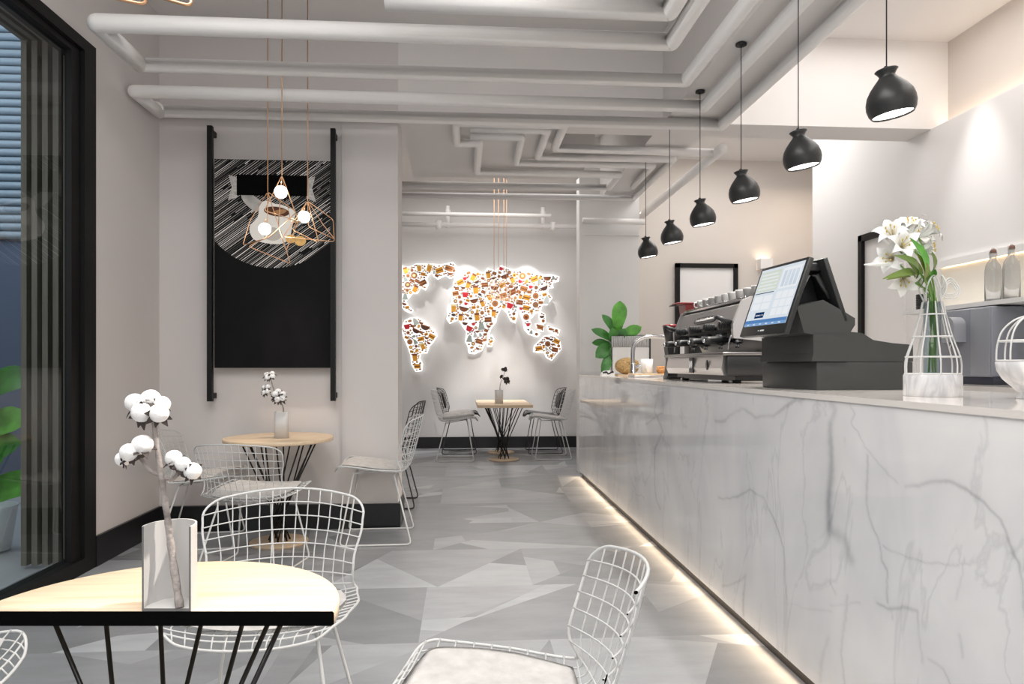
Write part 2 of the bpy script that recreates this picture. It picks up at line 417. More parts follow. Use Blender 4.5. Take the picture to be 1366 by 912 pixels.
MAP={
'north_america':[(-0.91, 2.72), (-0.78, 2.74), (-0.7, 2.78), (-0.59, 2.78), (-0.45, 2.78), (-0.33, 2.77), (-0.15, 2.81), (-0.09, 2.75), (-0.11, 2.61), (-0.19, 2.58), (-0.25, 2.63), (-0.37, 2.57), (-0.43, 2.61), (-0.46, 2.67), (-0.51, 2.63), (-0.55, 2.57), (-0.52, 2.49), (-0.56, 2.4), (-0.63, 2.45), (-0.68, 2.35), (-0.76, 2.35), (-0.82, 2.27), (-0.86, 2.23), (-0.82, 2.15), (-0.75, 2.09), (-0.78, 2.05), (-0.86, 2.09), (-0.91, 2.15)],
'south_america':[(-0.86, 1.93), (-0.78, 1.97), (-0.68, 1.97), (-0.59, 1.93), (-0.53, 1.85), (-0.43, 1.79), (-0.39, 1.71), (-0.45, 1.61), (-0.51, 1.55), (-0.54, 1.45), (-0.63, 1.45), (-0.65, 1.36), (-0.61, 1.28), (-0.62, 1.18), (-0.7, 1.17), (-0.76, 1.28), (-0.77, 1.41), (-0.82, 1.55), (-0.88, 1.69), (-0.91, 1.81)],
'eurasia_and_africa':[(-0.12, 2.56), (-0.01, 2.59), (0.09, 2.69), (0.22, 2.67), (0.33, 2.65), (0.38, 2.73), (0.5, 2.69), (0.59, 2.77), (0.74, 2.71), (0.85, 2.7), (1.04, 2.68), (1.16, 2.63), (1.35, 2.64), (1.47, 2.61), (1.46, 2.55), (1.36, 2.53), (1.38, 2.45), (1.31, 2.45), (1.29, 2.38), (1.36, 2.29), (1.29, 2.19), (1.21, 2.19), (1.18, 2.08), (1.1, 2.06), (1.06, 2.0), (1.01, 1.96), (1.04, 1.89), (1.01, 1.81), (1.08, 1.78), (1.18, 1.74), (1.14, 1.7), (1.01, 1.74), (0.95, 1.81), (0.93, 1.93), (0.89, 2.04), (0.85, 2.15), (0.82, 2.11), (0.82, 2.0), (0.8, 1.91), (0.74, 1.94), (0.68, 2.06), (0.59, 2.15), (0.55, 2.07), (0.52, 2.02), (0.5, 1.92), (0.42, 1.81), (0.38, 1.66), (0.33, 1.59), (0.29, 1.49), (0.18, 1.44), (0.1, 1.45), (0.09, 1.55), (0.05, 1.62), (0.07, 1.77), (0.01, 1.85), (-0.06, 1.96), (-0.19, 1.9), (-0.23, 1.96), (-0.21, 2.14), (-0.16, 2.22), (-0.16, 2.33), (-0.14, 2.44)],
'madagascar':[(0.39, 1.66), (0.44, 1.72), (0.47, 1.66), (0.44, 1.55), (0.38, 1.55)],
'philippines':[(1.18, 2.08), (1.25, 2.04), (1.26, 1.91), (1.21, 1.9), (1.17, 2.0)],
'sulawesi':[(1.11, 1.89), (1.23, 1.89), (1.23, 1.78), (1.16, 1.79)],
'new_guinea':[(1.29, 1.87), (1.48, 1.8), (1.46, 1.72), (1.31, 1.8)],
'australia':[(1.1, 1.55), (1.18, 1.63), (1.25, 1.7), (1.38, 1.72), (1.48, 1.63), (1.5, 1.51), (1.44, 1.44), (1.36, 1.34), (1.29, 1.38), (1.25, 1.46), (1.16, 1.46), (1.09, 1.47)],
}

LW, EXPO = 1.22, 0.0
# ------------------------------------------------------------------ outside the window
struct('floor_outside', MB().box(-7, -2.6, YB, 9.2, -.12, -.02), 'tile')
struct('wall_outside', MB().box(-7, -2.62, 7.6, 7.8, 0, 5), mat('outdoor_wall', (.10, .12, .17), .8))
struct('light_block_outside', MB().box(-7.2, -7, YB, 7.8, 0, 5), mat('light_block_dark', (.05, .06, .09), .8))  # added unseen wall, keeps world light out so the exterior stays dark
def own_mesh_thing(name, mb, m, label, cat, group=None):
    return tag(mb.build(name, m), label, cat, group)
# ribbed blind high on the outside wall
mb = MB()
for i in range(30): mb.tube([(-6.2, 7.56, 2.60+i*.085), (-3.6, 7.56, 2.60+i*.085)], .042, 6)
own_mesh_thing('shutter', mb, mat('shutter_blue', (.27, .33, .38), .5), 'pale blue ribbed shutter high up outside the dark window', 'shutter')
# slatted screen: upright slats and ceiling slats
scr = thing('slatted_screen', (-2.75, 4.6, 0), 'brown slatted wooden screen and canopy outside the dark window', 'screen')
mb = MB()
for i in range(7):
    x = -2.765+i*.064; mb.box(x+2.75, x+2.75+.034, .0, .05, 0, 3.34)
mb.build('upright_slats', 'slat', scr)
mb = MB()
for i in range(7):
    x = -2.765+i*.064; mb.box(x+2.75, x+2.75+.034, -4.4, 0., 3.30, 3.34)
mb.build('canopy_slats', wood('slat_wood_canopy', (.13, .115, .085), (.19, .17, .13), 1), scr)
mb = MB(); mb.box(-.03, .40, .05, .06, 0, 3.34); mb.box(-.03, .40, -4.4, .05, 3.34, 3.36)
mb.build('backing_board', mat('screen_backing', (.05, .045, .035), .8), scr)

# ------------------------------------------------------------------ leaves
def leaf_mb(mb, base, tip, width, up=(0, 0, 1), curl=.1, n=8, mi=0, fold=.25, wob=0., pw=.85):
    b, t = Vector(base), Vector(tip); d = t-b; L = d.length; d.normalize()
    side = d.cross(Vector(up))
    if side.length < .05: side = d.cross(Vector((1, 0, 0)))
    side.normalize(); nrm = side.cross(d)
    vs = []
    for i in range(n+1):
        s = i/n; w = width*.5*math.sin(PI*min(1, s**pw))**.7*(1+wob*math.sin(9*s)) if 0 < s < 1 else .001
        c = b+d*L*s+nrm*curl*L*math.sin(PI*s)-Vector((0, 0, 1))*curl*L*s*s*.9
        vs += [c-side*w+nrm*w*fold, c, c+side*w+nrm*w*fold]
    fs = []
    for i in range(n):
        o = i*3; fs += [(o, o+1, o+4, o+3), (o+1, o+2, o+5, o+4)]
    k = len(vs); th = Vector(nrm)*-.0012
    vs += [v+th for v in vs]; fs += [tuple(q+k for q in reversed(f)) for f in fs]
    return mb.add(vs, fs, mi, True)

# plant outside
pl = thing('potted_plant', (-3.22, 5.02, 0), 'large green leafy plant outside the dark window', 'plant')
MB().lathe([(.12, 0), (.16, .28), (.17, .3), (.15, .3), (.15, .27)], 20).build('pot', 'white', pl)
mb = MB(); mb.tube(catmull([(0, 0, .25), (.02, .02, .6), (-.02, 0, 1.0), (.02, .03, 1.25)], 4), .012, 6); mb.build('stem', 'stem', pl)
rl = random.Random(5)
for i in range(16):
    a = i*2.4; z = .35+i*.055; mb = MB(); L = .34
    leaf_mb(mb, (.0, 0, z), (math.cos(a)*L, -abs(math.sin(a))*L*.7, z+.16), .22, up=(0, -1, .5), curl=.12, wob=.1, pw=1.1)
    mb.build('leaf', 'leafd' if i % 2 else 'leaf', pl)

# ------------------------------------------------------------------ tables with splayed rods
def rods(mb, rt, rb, zt, zb, n=12, tw=2.5, r=.0055, c=(0, 0), keep=None):
    for i in range(n):
        a = 2*PI*i/n+.13; b = a+(tw if i % 2 else -tw)
        P = [(c[0]+rt*math.cos(a), c[1]+rt*math.sin(a), zt), (c[0]+rb*math.cos(b), c[1]+rb*math.sin(b), zb)]
        if keep is None or keep(P): mb.tube(P, r, 6)
def round_top(r, z0, z1, n=64):
    return [(r-.006, z0), (r, z0+.004), (r, z1-.003), (r-.003, z1)]
t = thing('round_table', (-1.30, 5.08, 0), 'round oak cafe table on black wire rods below the black artwork', 'table')
mb = MB(); mb.lathe(round_top(.375, .722, .75), 72); o = mb.build('tabletop', ['oak'], t)
mb = MB(); rods(mb, .26, .075, .722, .018, 14); mb.build('rod_base', 'steelrod', t)
MB().lathe([(.20, 0), (.20, .014), (.197, .018)], 48).build('foot_disc', 'oak', t)
# near table, cut off straight and black along the side towards the viewer
nt_ = thing('round_table', (-.64, 1.50, 0), 'large near oak tabletop with a straight black front edge', 'table')
def cut_mb(mb, origin, small=0):
    """bisect a builder's mesh (local coordinates, its thing at origin, turned by rz) along the cut plane; returns new MB and the cut loops"""
    bm = bmesh.new(); vs = [bm.verts.new(v) for v in mb.v]
    for f, m_, s_ in zip(mb.f, mb.mi, mb.sm):
        try: q = bm.faces.new([vs[i] for i in f]); q.material_index = m_; q.smooth = s_
        except ValueError: pass
    M_, = [origin]
    p0 = M_.inverted() @ (FWD*CUT); no = (M_.inverted().to_3x3() @ FWD).normalized()
    r = bmesh.ops.bisect_plane(bm, geom=bm.verts[:]+bm.edges[:]+bm.faces[:], plane_co=p0, plane_no=no, clear_inner=True)
    ed = [e for e in bm.edges if e.is_boundary and all(abs((v.co-p0).dot(no)) < 1e-4 for v in e.verts)]
    f = bmesh.ops.holes_fill(bm, edges=ed, sides=0)['faces']
    bad = [q for q in f if small and q.calc_area() > small]
    for q in f: q.material_index = 1; q.smooth = False
    if bad: bmesh.ops.delete(bm, geom=bad, context='FACES_ONLY')
    bm.verts.index_update(); out = MB()
    out.v = [tuple(v.co) for v in bm.verts]
    for q in bm.faces: out.f.append([v.index for v in q.verts]); out.mi.append(q.material_index); out.sm.append(q.smooth)
    bm.free(); return out
Mt = Matrix.Translation((-.64, 1.50, 0))
mb = cut_mb(MB().lathe(round_top(.375, .7195, .75), 96), Mt); mb.build('tabletop', ['oak', 'cut'], nt_)
mb = MB(); rods(mb, .26, .075, .7195, .018, 14, keep=None); mb = cut_mb(mb, Mt); mb.build('rod_base', ['steelrod', 'cut'], nt_)
mb = cut_mb(MB().lathe([(.20, 0), (.20, .014), (.197, .018)], 48), Mt); mb.build('foot_disc', ['oak', 'cut'], nt_)
# long rectangular table at the back wall
bt = thing('rectangular_table', (.55, 9.68, 0), 'rectangular oak table under the illuminated map', 'table')
MB().bbox(-.36, .36, -.68, .68, .71, .75, .004).build('tabletop', 'oak', bt)
for yy in (-.36, .40):
    mb = MB(); rods(mb, .26, .075, .71, .018, 14, c=(0, yy)); f_ = mb.build('rod_base', 'steelrod', bt)
    MB().lathe([(.2, 0), (.2, .014), (.197, .018)], 40, c=(0, yy, 0)).build('foot_disc', 'oak', bt)

# ------------------------------------------------------------------ wire chairs
PROF = catmull([(.325, .445), (.30, .466), (.24, .472), (.14, .462), (.04, .450), (-.07, .440), (-.15, .44), (-.20, .468), (-.23, .53), (-.258, .62), (-.283, .71), (-.305, .80)], 6)
AL = [0.]
for i in range(1, len(PROF)): AL.append(AL[-1]+(Vector(PROF[i])-Vector(PROF[i-1])).length)
LT = AL[-1]
WP = [(0, .245), (.09, .272), (.30, .285), (.48, .262), (.57, .245), (.65, .25), (.80, .276), (LT, .285)]
def lerp_tab(T, x):
    for (a, b), (c, d) in zip(T, T[1:]):
        if x <= c: t = (x-a)/(c-a); t = t*t*(3-2*t); return b+(d-b)*t
    return T[-1][1]
def prof_at(s):
    s = max(0, min(LT, s))
    for i in range(1, len(AL)):
        if s <= AL[i]:
            t = (s-AL[i-1])/(AL[i]-AL[i-1]); a, b = PROF[i-1], PROF[i]; return a[0]+(b[0]-a[0])*t, a[1]+(b[1]-a[1])*t
    return PROF[-1][0], PROF[-1][1]
def surf(u, s, off=0.):
    """chair local: x to the sitter's right, y front, z up"""
    y, z = prof_at(s); w = lerp_tab(WP, s)
    y2, z2 = prof_at(s+.004); y1, z1 = prof_at(s-.004)
    T = Vector((0, y2-y1, z2-z1)).normalized(); N = Vector((1, 0, 0)).cross(T); N = -N if N.z < 0 or (abs(N.z) < .5 and N.y < 0) else N
    back = min(1, max(0, (s-.45)/.2)); back = back*back*(3-2*back)
    cz = (.03*(1-back))*abs(u)**2.5; cy = .115*back*u*u
    p = Vector((u*w, y+cy, z+cz))
    top = max(0, (s-.68)/(LT-.68)); p.z -= .03*top*u*u
    fr = max(0, 1-s/.12); p.y -= .03*fr*u*u
    return p+N*off
RC = .06
def edge_s(u):          # range of s for a lengthwise wire, with rounded corners
    def cut(w):
        x = (1-abs(u))*w
        return 0 if x >= RC else RC-math.sqrt(max(0, RC*RC-(RC-x)**2))
    return cut(.245), LT-cut(.285)
def edge_u(s):
    def cut(x): return 0 if x >= RC else RC-math.sqrt(max(0, RC*RC-(RC-x)**2))
    w = lerp_tab(WP, s); c = max(cut(s), cut(LT-s)); return 1-c/w
def chair_shell(nu=13, nv=18):
    g = MB()
    for i in range(1, nu):
        u = -1+2*i/nu; a, b = edge_s(u)
        g.tube([surf(u, a+(b-a)*k/36) for k in range(37)], .0023, 5)
    for j in range(1, nv):
        s = LT*j/nv; e = edge_u(s)
        g.tube([surf(-e+2*e*k/14, s, .004) for k in range(15)], .0023, 5)
    r = MB(); P = []
    for k in range(41): a = k/40; P.append((1, RC+(LT-2*RC)*a))
    out = [surf(1, s) for _, s in P]
    for k in range(1, 7):
        an = k/7*PI/2; out.append(surf(1-RC*(1-math.cos(an))/.26, LT-RC+RC*math.sin(an)))
    out += [surf((1-RC/.285)*(1-2*k/12), LT) for k in range(13)]
    for k in range(1, 7):
        an = PI/2-k/7*PI/2; out.append(surf(-(1-RC*(1-math.cos(an))/.285), LT-RC+RC*math.sin(an)))
    out += [surf(-1, LT-RC-(LT-2*RC)*k/40) for k in range(41)]
    for k in range(1, 7):
        an = k/7*PI/2; out.append(surf(-(1-RC*(1-math.cos(an))/.245), RC-RC*math.sin(an)))
    out += [surf(-(1-RC/.245)*(1-2*k/12), 0) for k in range(13)]
    for k in range(1, 7):
        an = PI/2-k/7*PI/2; out.append(surf((1-RC*(1-math.cos(an))/.245), RC-RC*math.sin(an)))
    r.tube(out, .0043, 7, closed=True)
    # inner doubled wire around the seat
    r.tube([surf(math.cos(a)*.0+x, s, -.002) for x, s, a in [(-.93+1.86*k/16, .03, 0) for k in range(17)]], .003, 6)
    return g, r
def pad_mb(u0, u1, s0, s1, th, puff, mi=0, off=.008, n=16):
    g = MB(); vs = []
    def sq(a, b):       # square to rounded square
        k = .22; return a*(1-k*b*b*.5*abs(a)), b*(1-k*a*a*.5*abs(b))
    for side in (1, 0):
        for i in range(n+1):
            for j in range(n+1):
                a, b = -1+2*i/n, -1+2*j/n; A, B = sq(a, b)
                u = (u0+u1)/2+(u1-u0)/2*A; s = (s0+s1)/2+(s1-s0)/2*B
                e = (1-a**8)*(1-b**8); h = off+(th*.5)+((th*.5+puff*(1-a*a)*(1-b*b))*e**.5 if side else -th*.5*e**.5)
                vs.append(surf(u, s, h))
    m = (n+1)**2; fs = []
    for i in range(n):
        for j in range(n):
            q = i*(n+1)+j; fs.append((q, q+1, q+n+2, q+n+1)); fs.append((m+q, m+q+n+1, m+q+n+2, m+q+1))
    ring = [i*(n+1) for i in range(n+1)]+[n*(n+1)+j for j in range(1, n+1)]+[i*(n+1)+n for i in range(n-1, -1, -1)]+[j for j in range(n-1, 0, -1)]
    for a, b in zip(ring, ring[1:]+ring[:1]): fs.append((a, b, m+b, m+a))
    return g.add(vs, fs, mi, True)
def sled(sx):
    g = MB(); x1, x2 = sx*.175, sx*.25
    P = fillet([(x1, .18, .448), (x2, .27, .0062), (x2, -.225, .0062), (x1*.95, -.10, .428)], .035, 5)
    g.tube(P, .006, 8); return g
def brace():
    g = MB(); g.tube([(-.173, .17, .446), (.173, .17, .446)], .0055, 7); g.tube([(-.158, -.10, .427), (.158, -.10, .427)], .0055, 7)
    g.tube([(-.173, .17, .444), (.157, -.10, .425)], .0045, 6); return g
def make_chair(label, wire, cushion, back_pad=None, thick=.018, puff=.01, cutM=None, loc=(0, 0, 0), rz=0, nu=13, scale=None):
    t = thing('wire_chair', loc, label, 'chair', rz, scale=scale)
    f = (lambda m, small=0: cut_mb(m, cutM, small)) if cutM is not None else (lambda m, small=0: m)
    g, r = chair_shell(nu)
    dk = 'cut'
    f(g, 2.5e-4).build('wire_mesh', [wire, dk], t); f(r, 4e-4).build('rim', [wire, dk], t)
    f(pad_mb(-.86, .86, .055, .50, thick, puff)).build('seat_cushion', [cushion, dk], t)
    if back_pad: pad_mb(-.74, .74, .62, LT-.06, .03, .02).build('back_cushion', back_pad, t)
    for s in ((1,) if cutM is not None else (-1, 1)): f(sled(s)).build('leg', [wire, dk], t)
    f(brace()).build('seat_brace', [wire, dk], t)
    return t
# +y of the chair is its front; rotation about z turns it
c1 = make_chair('white wire chair behind the near tabletop, facing the viewer', 'wwire', 'pad', loc=(-.63, 2.37, 0), rz=PI+.03)
rz2 = math.atan2(1, .15)
loc2 = (.125, 1.64, 0)
Mc = Matrix.Translation(loc2) @ Matrix.Rotation(rz2, 4, 'Z')
make_chair('white wire chair nearest the counter, its near half cut away, bottom of the photo', 'wwire', 'pad', cutM=Mc, loc=loc2, rz=rz2)
GRP = 'white wire chairs'
c1['group'] = GRP
dup(c1, (-1.50, 1.81, 0), -PI/2+.05, 'white wire chair in the bottom left corner beside the near tabletop', group=GRP)
dup(c1, (-1.30, 4.46, 0), -.20, 'white wire chair seen from behind, drawn up to the table below the black artwork', group=GRP)
dup(c1, (-1.87, 5.14, 0), -PI/2+.15, 'white wire chair in the left corner, left of the table below the artwork', group=GRP)
dup(c1, (-.59, 5.18, 0), PI/2+.03, 'white wire chair seen side on, right of the table below the artwork', scale=(1, 1, 1.12), group=GRP)
dup(c1, (.90+.33, 9.50, 0), PI/2, 'white wire chair right of the table below the map, next to the counter end', scale=(1, 1, 1.17), group=GRP)
c6 = make_chair('white wire chair with thick seat pad left of the table below the map', 'wwire', 'pad', thick=.075, puff=.02, loc=(-.12, 9.40, 0), rz=-PI/2, scale=(1, 1, 1.17)); c6['group'] = GRP
bk = make_chair('black wire chair with dark cushions left of the table, nearest the map wall', 'bwire', 'bpad', 'bpad', loc=(-.07, 10.17, 0), rz=-PI/2, scale=(1, 1, 1.17)); bk['group'] = 'black wire chairs'
dup(bk, (1.2, 10.12, 0), PI/2, 'black wire chair with dark cushions right of the table, nearest the map wall', group='black wire chairs')
b3 = make_chair('black wire chair beyond the end of the middle wall, its seat hidden', 'bwire', 'bpad', loc=(-.64, 6.42, 0), rz=PI/2, scale=(1, 1, 1.17)); b3['group'] = 'black wire chairs'

# ------------------------------------------------------------------ vases with cotton twigs
def boll(mb_c, mb_h, c, r, n, rnd, d):
    c = Vector(c); d = Vector(d).normalized(); a = d.orthogonal().normalized(); b = d.cross(a)
    for i in range(n):
        an = 2*PI*i/n+rnd.random()*.4; q = c+(a*math.cos(an)+b*math.sin(an))*r*(.70 if n > 2 else .62)+d*r*.2
        mb_c.ball(q, r*.60, 16, sc=(1, 1, .95), lump=.03)
    mb_h.ball(c-d*r*.05, r*.62, 10, lump=.15)
    for i in range(n*3):
        an = 2*PI*(i+.5)/(n*3)+.3*rnd.random(); k = 1.2+.3*rnd.random()
        base = c-d*r*.5; tip = c+(a*math.cos(an)+b*math.sin(an))*r*k+d*r*(.1+.5*rnd.random())
        leaf_mb(mb_h, base, tip, r*.85, up=d, curl=.25, n=5)
        if i % 3 == 0:
            tip = c+(a*math.cos(an)+b*math.sin(an))*r*.75+d*r*.95; leaf_mb(mb_h, c+d*r*.2, tip, r*.35, up=a, curl=.1, n=4)
def cotton_twig(name, loc, stem, bolls, label, rs=.006, parts=True, dark=False, cat='twig', group=None):
    t = thing(name, loc, label, cat, group=group); rnd = random.Random(3)
    P = catmull(stem, 6); mb = MB(); n = len(P)
    R = [rs*(1.12-.5*i/n)*(1+.12*math.sin(i*2.1)) for i in range(n)]
    mb.tube(P, R, 9)
    for att, c, r, k, d in bolls:
        if att is not None:
            a = Vector(att); c_ = Vector(c); m_ = (a+c_)/2-Vector((0, 0, .014))
            mb.tube(catmull([a, m_, c_], 5), [rs*.55]*11, 7)
    mb.build('stem', 'branch', t)
    for att, c, r, k, d in bolls:
        a, b = MB(), MB(); boll(a, b, c, r, k, rnd, d)
        o = a.build('cotton_boll', 'husk' if dark else 'cotton', t); b.build('husk', 'husk', o)
    return t
# near vase: an oval tube open towards the viewer
NV = Vector((-.612, 1.512, .75))
vz = thing('vase', NV, 'white oval vase with an open front on the near tabletop', 'vase')
Mv = Matrix.Translation(NV)
mo = MB(); H_ = .176; w1 = .052; n = 72
def oval(rx, ry, z): return [(rx*math.cos(2*PI*i/n), ry*math.sin(2*PI*i/n), z) for i in range(n)]
vs = oval(w1, .062, 0)+oval(w1, .062, H_)+oval(w1-.004, .058, H_)+oval(w1-.004, .058, .006)
fs = []
for k in range(3): fs += [(k*n+i, k*n+(i+1) % n, (k+1)*n+(i+1) % n, (k+1)*n+i) for i in range(n)]
fs += [tuple(range(n))[::-1], tuple(range(3*n, 4*n))]
mo.add(vs, fs, 0, False)
cv = cut_mb(mo, Mv); cv.build('body', ['vase', mat('vase_cut_grey', (.16, .155, .15), .6)], vz)
L0 = (-.586, 1.500, .757)
cotton_twig('cotton_twig', L0,
  [(0, 0, 0), (-0.0314, 0.0373, 0.1074), (-0.0426, 0.0381, 0.1951), (-0.0612, 0.0495, 0.2894), (-0.0740, 0.0504, 0.3826)],
  [],
  'grey cotton twig with five white bolls in the near open-front vase', .0075)
tw_ = bpy.data.objects['cotton_twig']; rr_ = random.Random(9)
def cluster(balls, c, att=None):
    a, b = MB(), MB(); c = Vector(c)
    if att is not None:
        t_ = Vector(att); br = MB(); br.tube(catmull([t_, (t_+c)/2-Vector((0, -.004, .014)), c], 5), [.0042]*11, 7); br.build('side_branch', 'branch', tw_)
    for p, r in balls:
        p = Vector(p); a.ball(p, r, 20, sc=(1, 1, .96), lump=.02)
        d = (p-c); d = d.normalized() if d.length > 1e-3 else Vector((0, 0, 1)); u = d.orthogonal().normalized(); w = d.cross(u)
        b.ball(p.lerp(c, .42), r*.88, 12, lump=.12)
        for i in range(7):
            an = 2*PI*i/7+rr_.random()*.5; e = u*math.cos(an)+w*math.sin(an)
            leaf_mb(b, p-d*r*1.0+e*r*.2, p+e*r*(1.2+.3*rr_.random())+d*r*(-.1+.45*rr_.random()), r*.9, up=d, curl=.22, n=5)
    o = a.build('cotton_boll', 'cotton', tw_); b.build('husk', 'husk', o)
cluster([((-0.1141, 0.0532, 0.4227), .0205), ((-0.0871, 0.0663, 0.4300), .021), ((-0.0928, 0.0367, 0.4028), .0215), ((-0.0585, 0.0393, 0.4009), .0205), ((-0.0607, 0.0595, 0.4189), .018)], (-0.0903, 0.0666, 0.4089))
cluster([((-0.1324, 0.0395, 0.3043), .016), ((-0.1134, 0.0281, 0.3198), .020), ((-0.0912, 0.0366, 0.3345), .022)], (-0.1063, 0.0497, 0.3123), (-0.0548, 0.0490, 0.2669))
cluster([((-0.0267, 0.0370, 0.3052), .018), ((-0.0036, 0.0254, 0.2938), .0165), ((0.0150, 0.0290, 0.2788), .0185)], (-0.0151, 0.0432, 0.2818), (-0.0532, 0.0489, 0.2637))
def box_vase(loc, w, h, label):
    t = MB(); n = 28; o = Vector(loc)
    vs = []
    for rx, z in ((w, 0), (w, h), (w-.004, h), (w-.004, .006)):
        vs += [(rx*math.copysign(abs(math.cos(2*PI*i/n))**.45, math.cos(2*PI*i/n)), rx*math.copysign(abs(math.sin(2*PI*i/n))**.45, math.sin(2*PI*i/n)), z) for i in range(n)]
    fs = []
    for k in range(3): fs += [(k*n+i, k*n+(i+1) % n, (k+1)*n+(i+1) % n, (k+1)*n+i) for i in range(n)]
    fs += [tuple(range(n))[::-1], tuple(range(3*n, 4*n))]
    t.add(vs, fs, 0, True); r = t.build('vase', 'vase'); r.location = loc; r.rotation_euler = (0, 0, .15)
    return tag(r, label, 'vase')
LV = (-1.268, 5.02, .75); box_vase(LV, .047, .185, 'small white square vase on the table below the black artwork')
L1 = (-1.275, 5.02, .758)
cotton_twig('cotton_twig', L1, [(0, 0, 0), (0.0166, 0.0112, 0.1959), (-0.0334, 0.0047, 0.2913), (-0.0729, 0.0175, 0.4070)],
  [(None, (-0.0754, 0.0077, 0.4230), .034, 4, (0, -.7, .8)), ((-0.0281, 0.0044, 0.2755), (-0.0909, -0.0113, 0.3289), .034, 4, (-.5, -.8, .3)), ((0.0034, 0.0021, 0.2228), (-0.0019, -0.0376, 0.2878), .040, 5, (.4, -1, .2))],
  'small cotton twig with white bolls in the vase below the black artwork', .005)
LV2 = (.483, 9.30, .75); box_vase(LV2, .052, .18, 'small white vase on the table below the map')
L2 = (.50, 9.30, .758)
cotton_twig('cotton_twig', L2, [(0, 0, 0), (-0.0034, -0.0119, 0.2232), (0.0363, -0.0147, 0.3427), (0.0661, -0.0168, 0.4323)],
  [(None, (0.0562, -0.0161, 0.4423), .035, 3, (0, -.6, .8)), (None, (0.0748, -0.0375, 0.3033), .042, 4, (.6, -.8, .3)), (None, (0.0154, -0.0333, 0.3530), .022, 2, (-.6, -.8, .3))],
  'dark dried twig in the small vase below the map', .005, dark=True)

# ------------------------------------------------------------------ black artwork with side bars
BY = 5.405
bd = thing('wall_board', (-1.43, BY, 1.9), 'tall black artwork of a steaming coffee cup between two upright black bars', 'artwork')
def bp(mb):
    for i, v in enumerate(mb.v): mb.v[i] = (v[0]+1.43, v[1]-BY, v[2]-1.9)
    return mb
bp(MB().box(-1.86, -1.00, BY-.0, BY+.03, 1.24, 2.81)).build('panel', 'board', bd)
for x in (-1.885, -.978):
    o = bp(MB().box(x-.018, x+.018, BY-.035, BY+.005, .99, 3.05)).build('side_bar', 'frame', bd)
    for z in (1.03, 3.01):
        bp(MB().box(x-.015, x+.015, BY+.005, 5.485, z-.02, z+.02)).build('bracket', 'frame', o)
# hatching clipped to a disc
hm = MB(); rh = random.Random(11)
cx, cz, rad = -1.43, 2.55, .555
dirx, dirz = math.cos(math.radians(37)), math.sin(math.radians(37))
def clip(a, b):
    # clip segment to the panel rectangle
    t0, t1 = 0., 1.; dx, dz = b[0]-a[0], b[1]-a[1]
    for p, q in ((-dx, a[0]+1.858), (dx, -1.002-a[0]), (-dz, a[1]-1.25), (dz, 2.808-a[1])):
        if abs(p) < 1e-9:
            if q < 0: return None
        else:
            r = q/p
            if p < 0: t0 = max(t0, r)
            else: t1 = min(t1, r)
    if t0 >= t1: return None
    return (a[0]+dx*t0, a[1]+dz*t0), (a[0]+dx*t1, a[1]+dz*t1)
k = -rad
while k < rad:
    half = math.sqrt(max(0, rad*rad-k*k)); p = -half
    while p < half:
        L = rh.uniform(.15, .9); q = min(half+rh.uniform(-.02, .03), p+L)
        if q > p+.03:
            a = (cx+dirx*p-dirz*k, cz+dirz*p+dirx*k); b = (cx+dirx*q-dirz*k, cz+dirz*q+dirx*k)
            s = clip(a, b)
            if s:
                (ax, az), (bx, bz) = s; w = rh.uniform(.0012, .0038); y = BY-.001
                hm.add([(ax+dirz*w, y, az-dirx*w), (bx+dirz*w*.5, y, bz-dirx*w*.5), (bx-dirz*w*.5, y, bz+dirx*w*.5), (ax-dirz*w, y, az+dirx*w)], [(0, 1, 2, 3)], rh.choice([0, 0, 1, 1, 2]))
        p = q+rh.uniform(.01, .09)
    k += rh.uniform(.0085, .0165)
bp(hm).build('hatching', [mat('chalk_white', (.85, .83, .80), .9), mat('chalk_grey', (.36, .345, .33), .9), mat('chalk_dim', (.10, .095, .09), .9)], bd)
mb = MB(); mb.box(-1.695, -1.175, BY-.004, BY-.002, 2.54, 2.695); bn = bp(mb).build('banner', mat('banner_black', (.001, .001, .001), .9, spec=.1), bd)
mb = MB()
for sx, x0 in ((-1, -1.69), (1, -1.18)):
    P = [(x0, 2.675), (x0+sx*.065, 2.69), (x0+sx*.042, 2.60), (x0+sx*.07, 2.50), (x0, 2.525)]
    mb.prism(P, 1, BY-.0018, BY-.001)
bp(mb).build('banner_end', mat('chalk_ribbon', (.50, .48, .46), .9, noise=.3, nscale=60), bd)
mb = MB()   # cup picture: drinking cup seen from above, dark coffee, handle, biscuits, steam
def oval2(cx, cz, rx, rz, rot=0, n=28, a0=0, a1=2*PI):
    return [(cx+rx*math.cos(a)*math.cos(rot)-rz*math.sin(a)*math.sin(rot), cz+rx*math.cos(a)*math.sin(rot)+rz*math.sin(a)*math.cos(rot)) for a in [a0+(a1-a0)*i/n for i in range(n)]]
P = catmull([(-1.60, 2.30, 0), (-1.575, 2.215, 0), (-1.50, 2.185, 0), (-1.38, 2.175, 0), (-1.31, 2.215, 0), (-1.285, 2.31, 0), (-1.265, 2.43, 0), (-1.36, 2.455, 0), (-1.47, 2.50, 0), (-1.525, 2.47, 0), (-1.54, 2.38, 0)], 5, closed=True)
mb.prism([(p.x, p.y) for p in P], 1, BY-.005, BY-.0035, 0)
mb.prism(oval2(-1.40, 2.425, .115, .052, -.12), 1, BY-.0058, BY-.0051, 0)
mb.prism(oval2(-1.40, 2.42, .095, .036, -.12), 1, BY-.0064, BY-.0059, 1)
mb.prism(oval2(-1.38, 2.417, .055, .018, .2), 1, BY-.0069, BY-.0065, 2)
mb.prism(oval2(-1.43, 2.25, .07, .05), 1, BY-.0060, BY-.0052, 3)
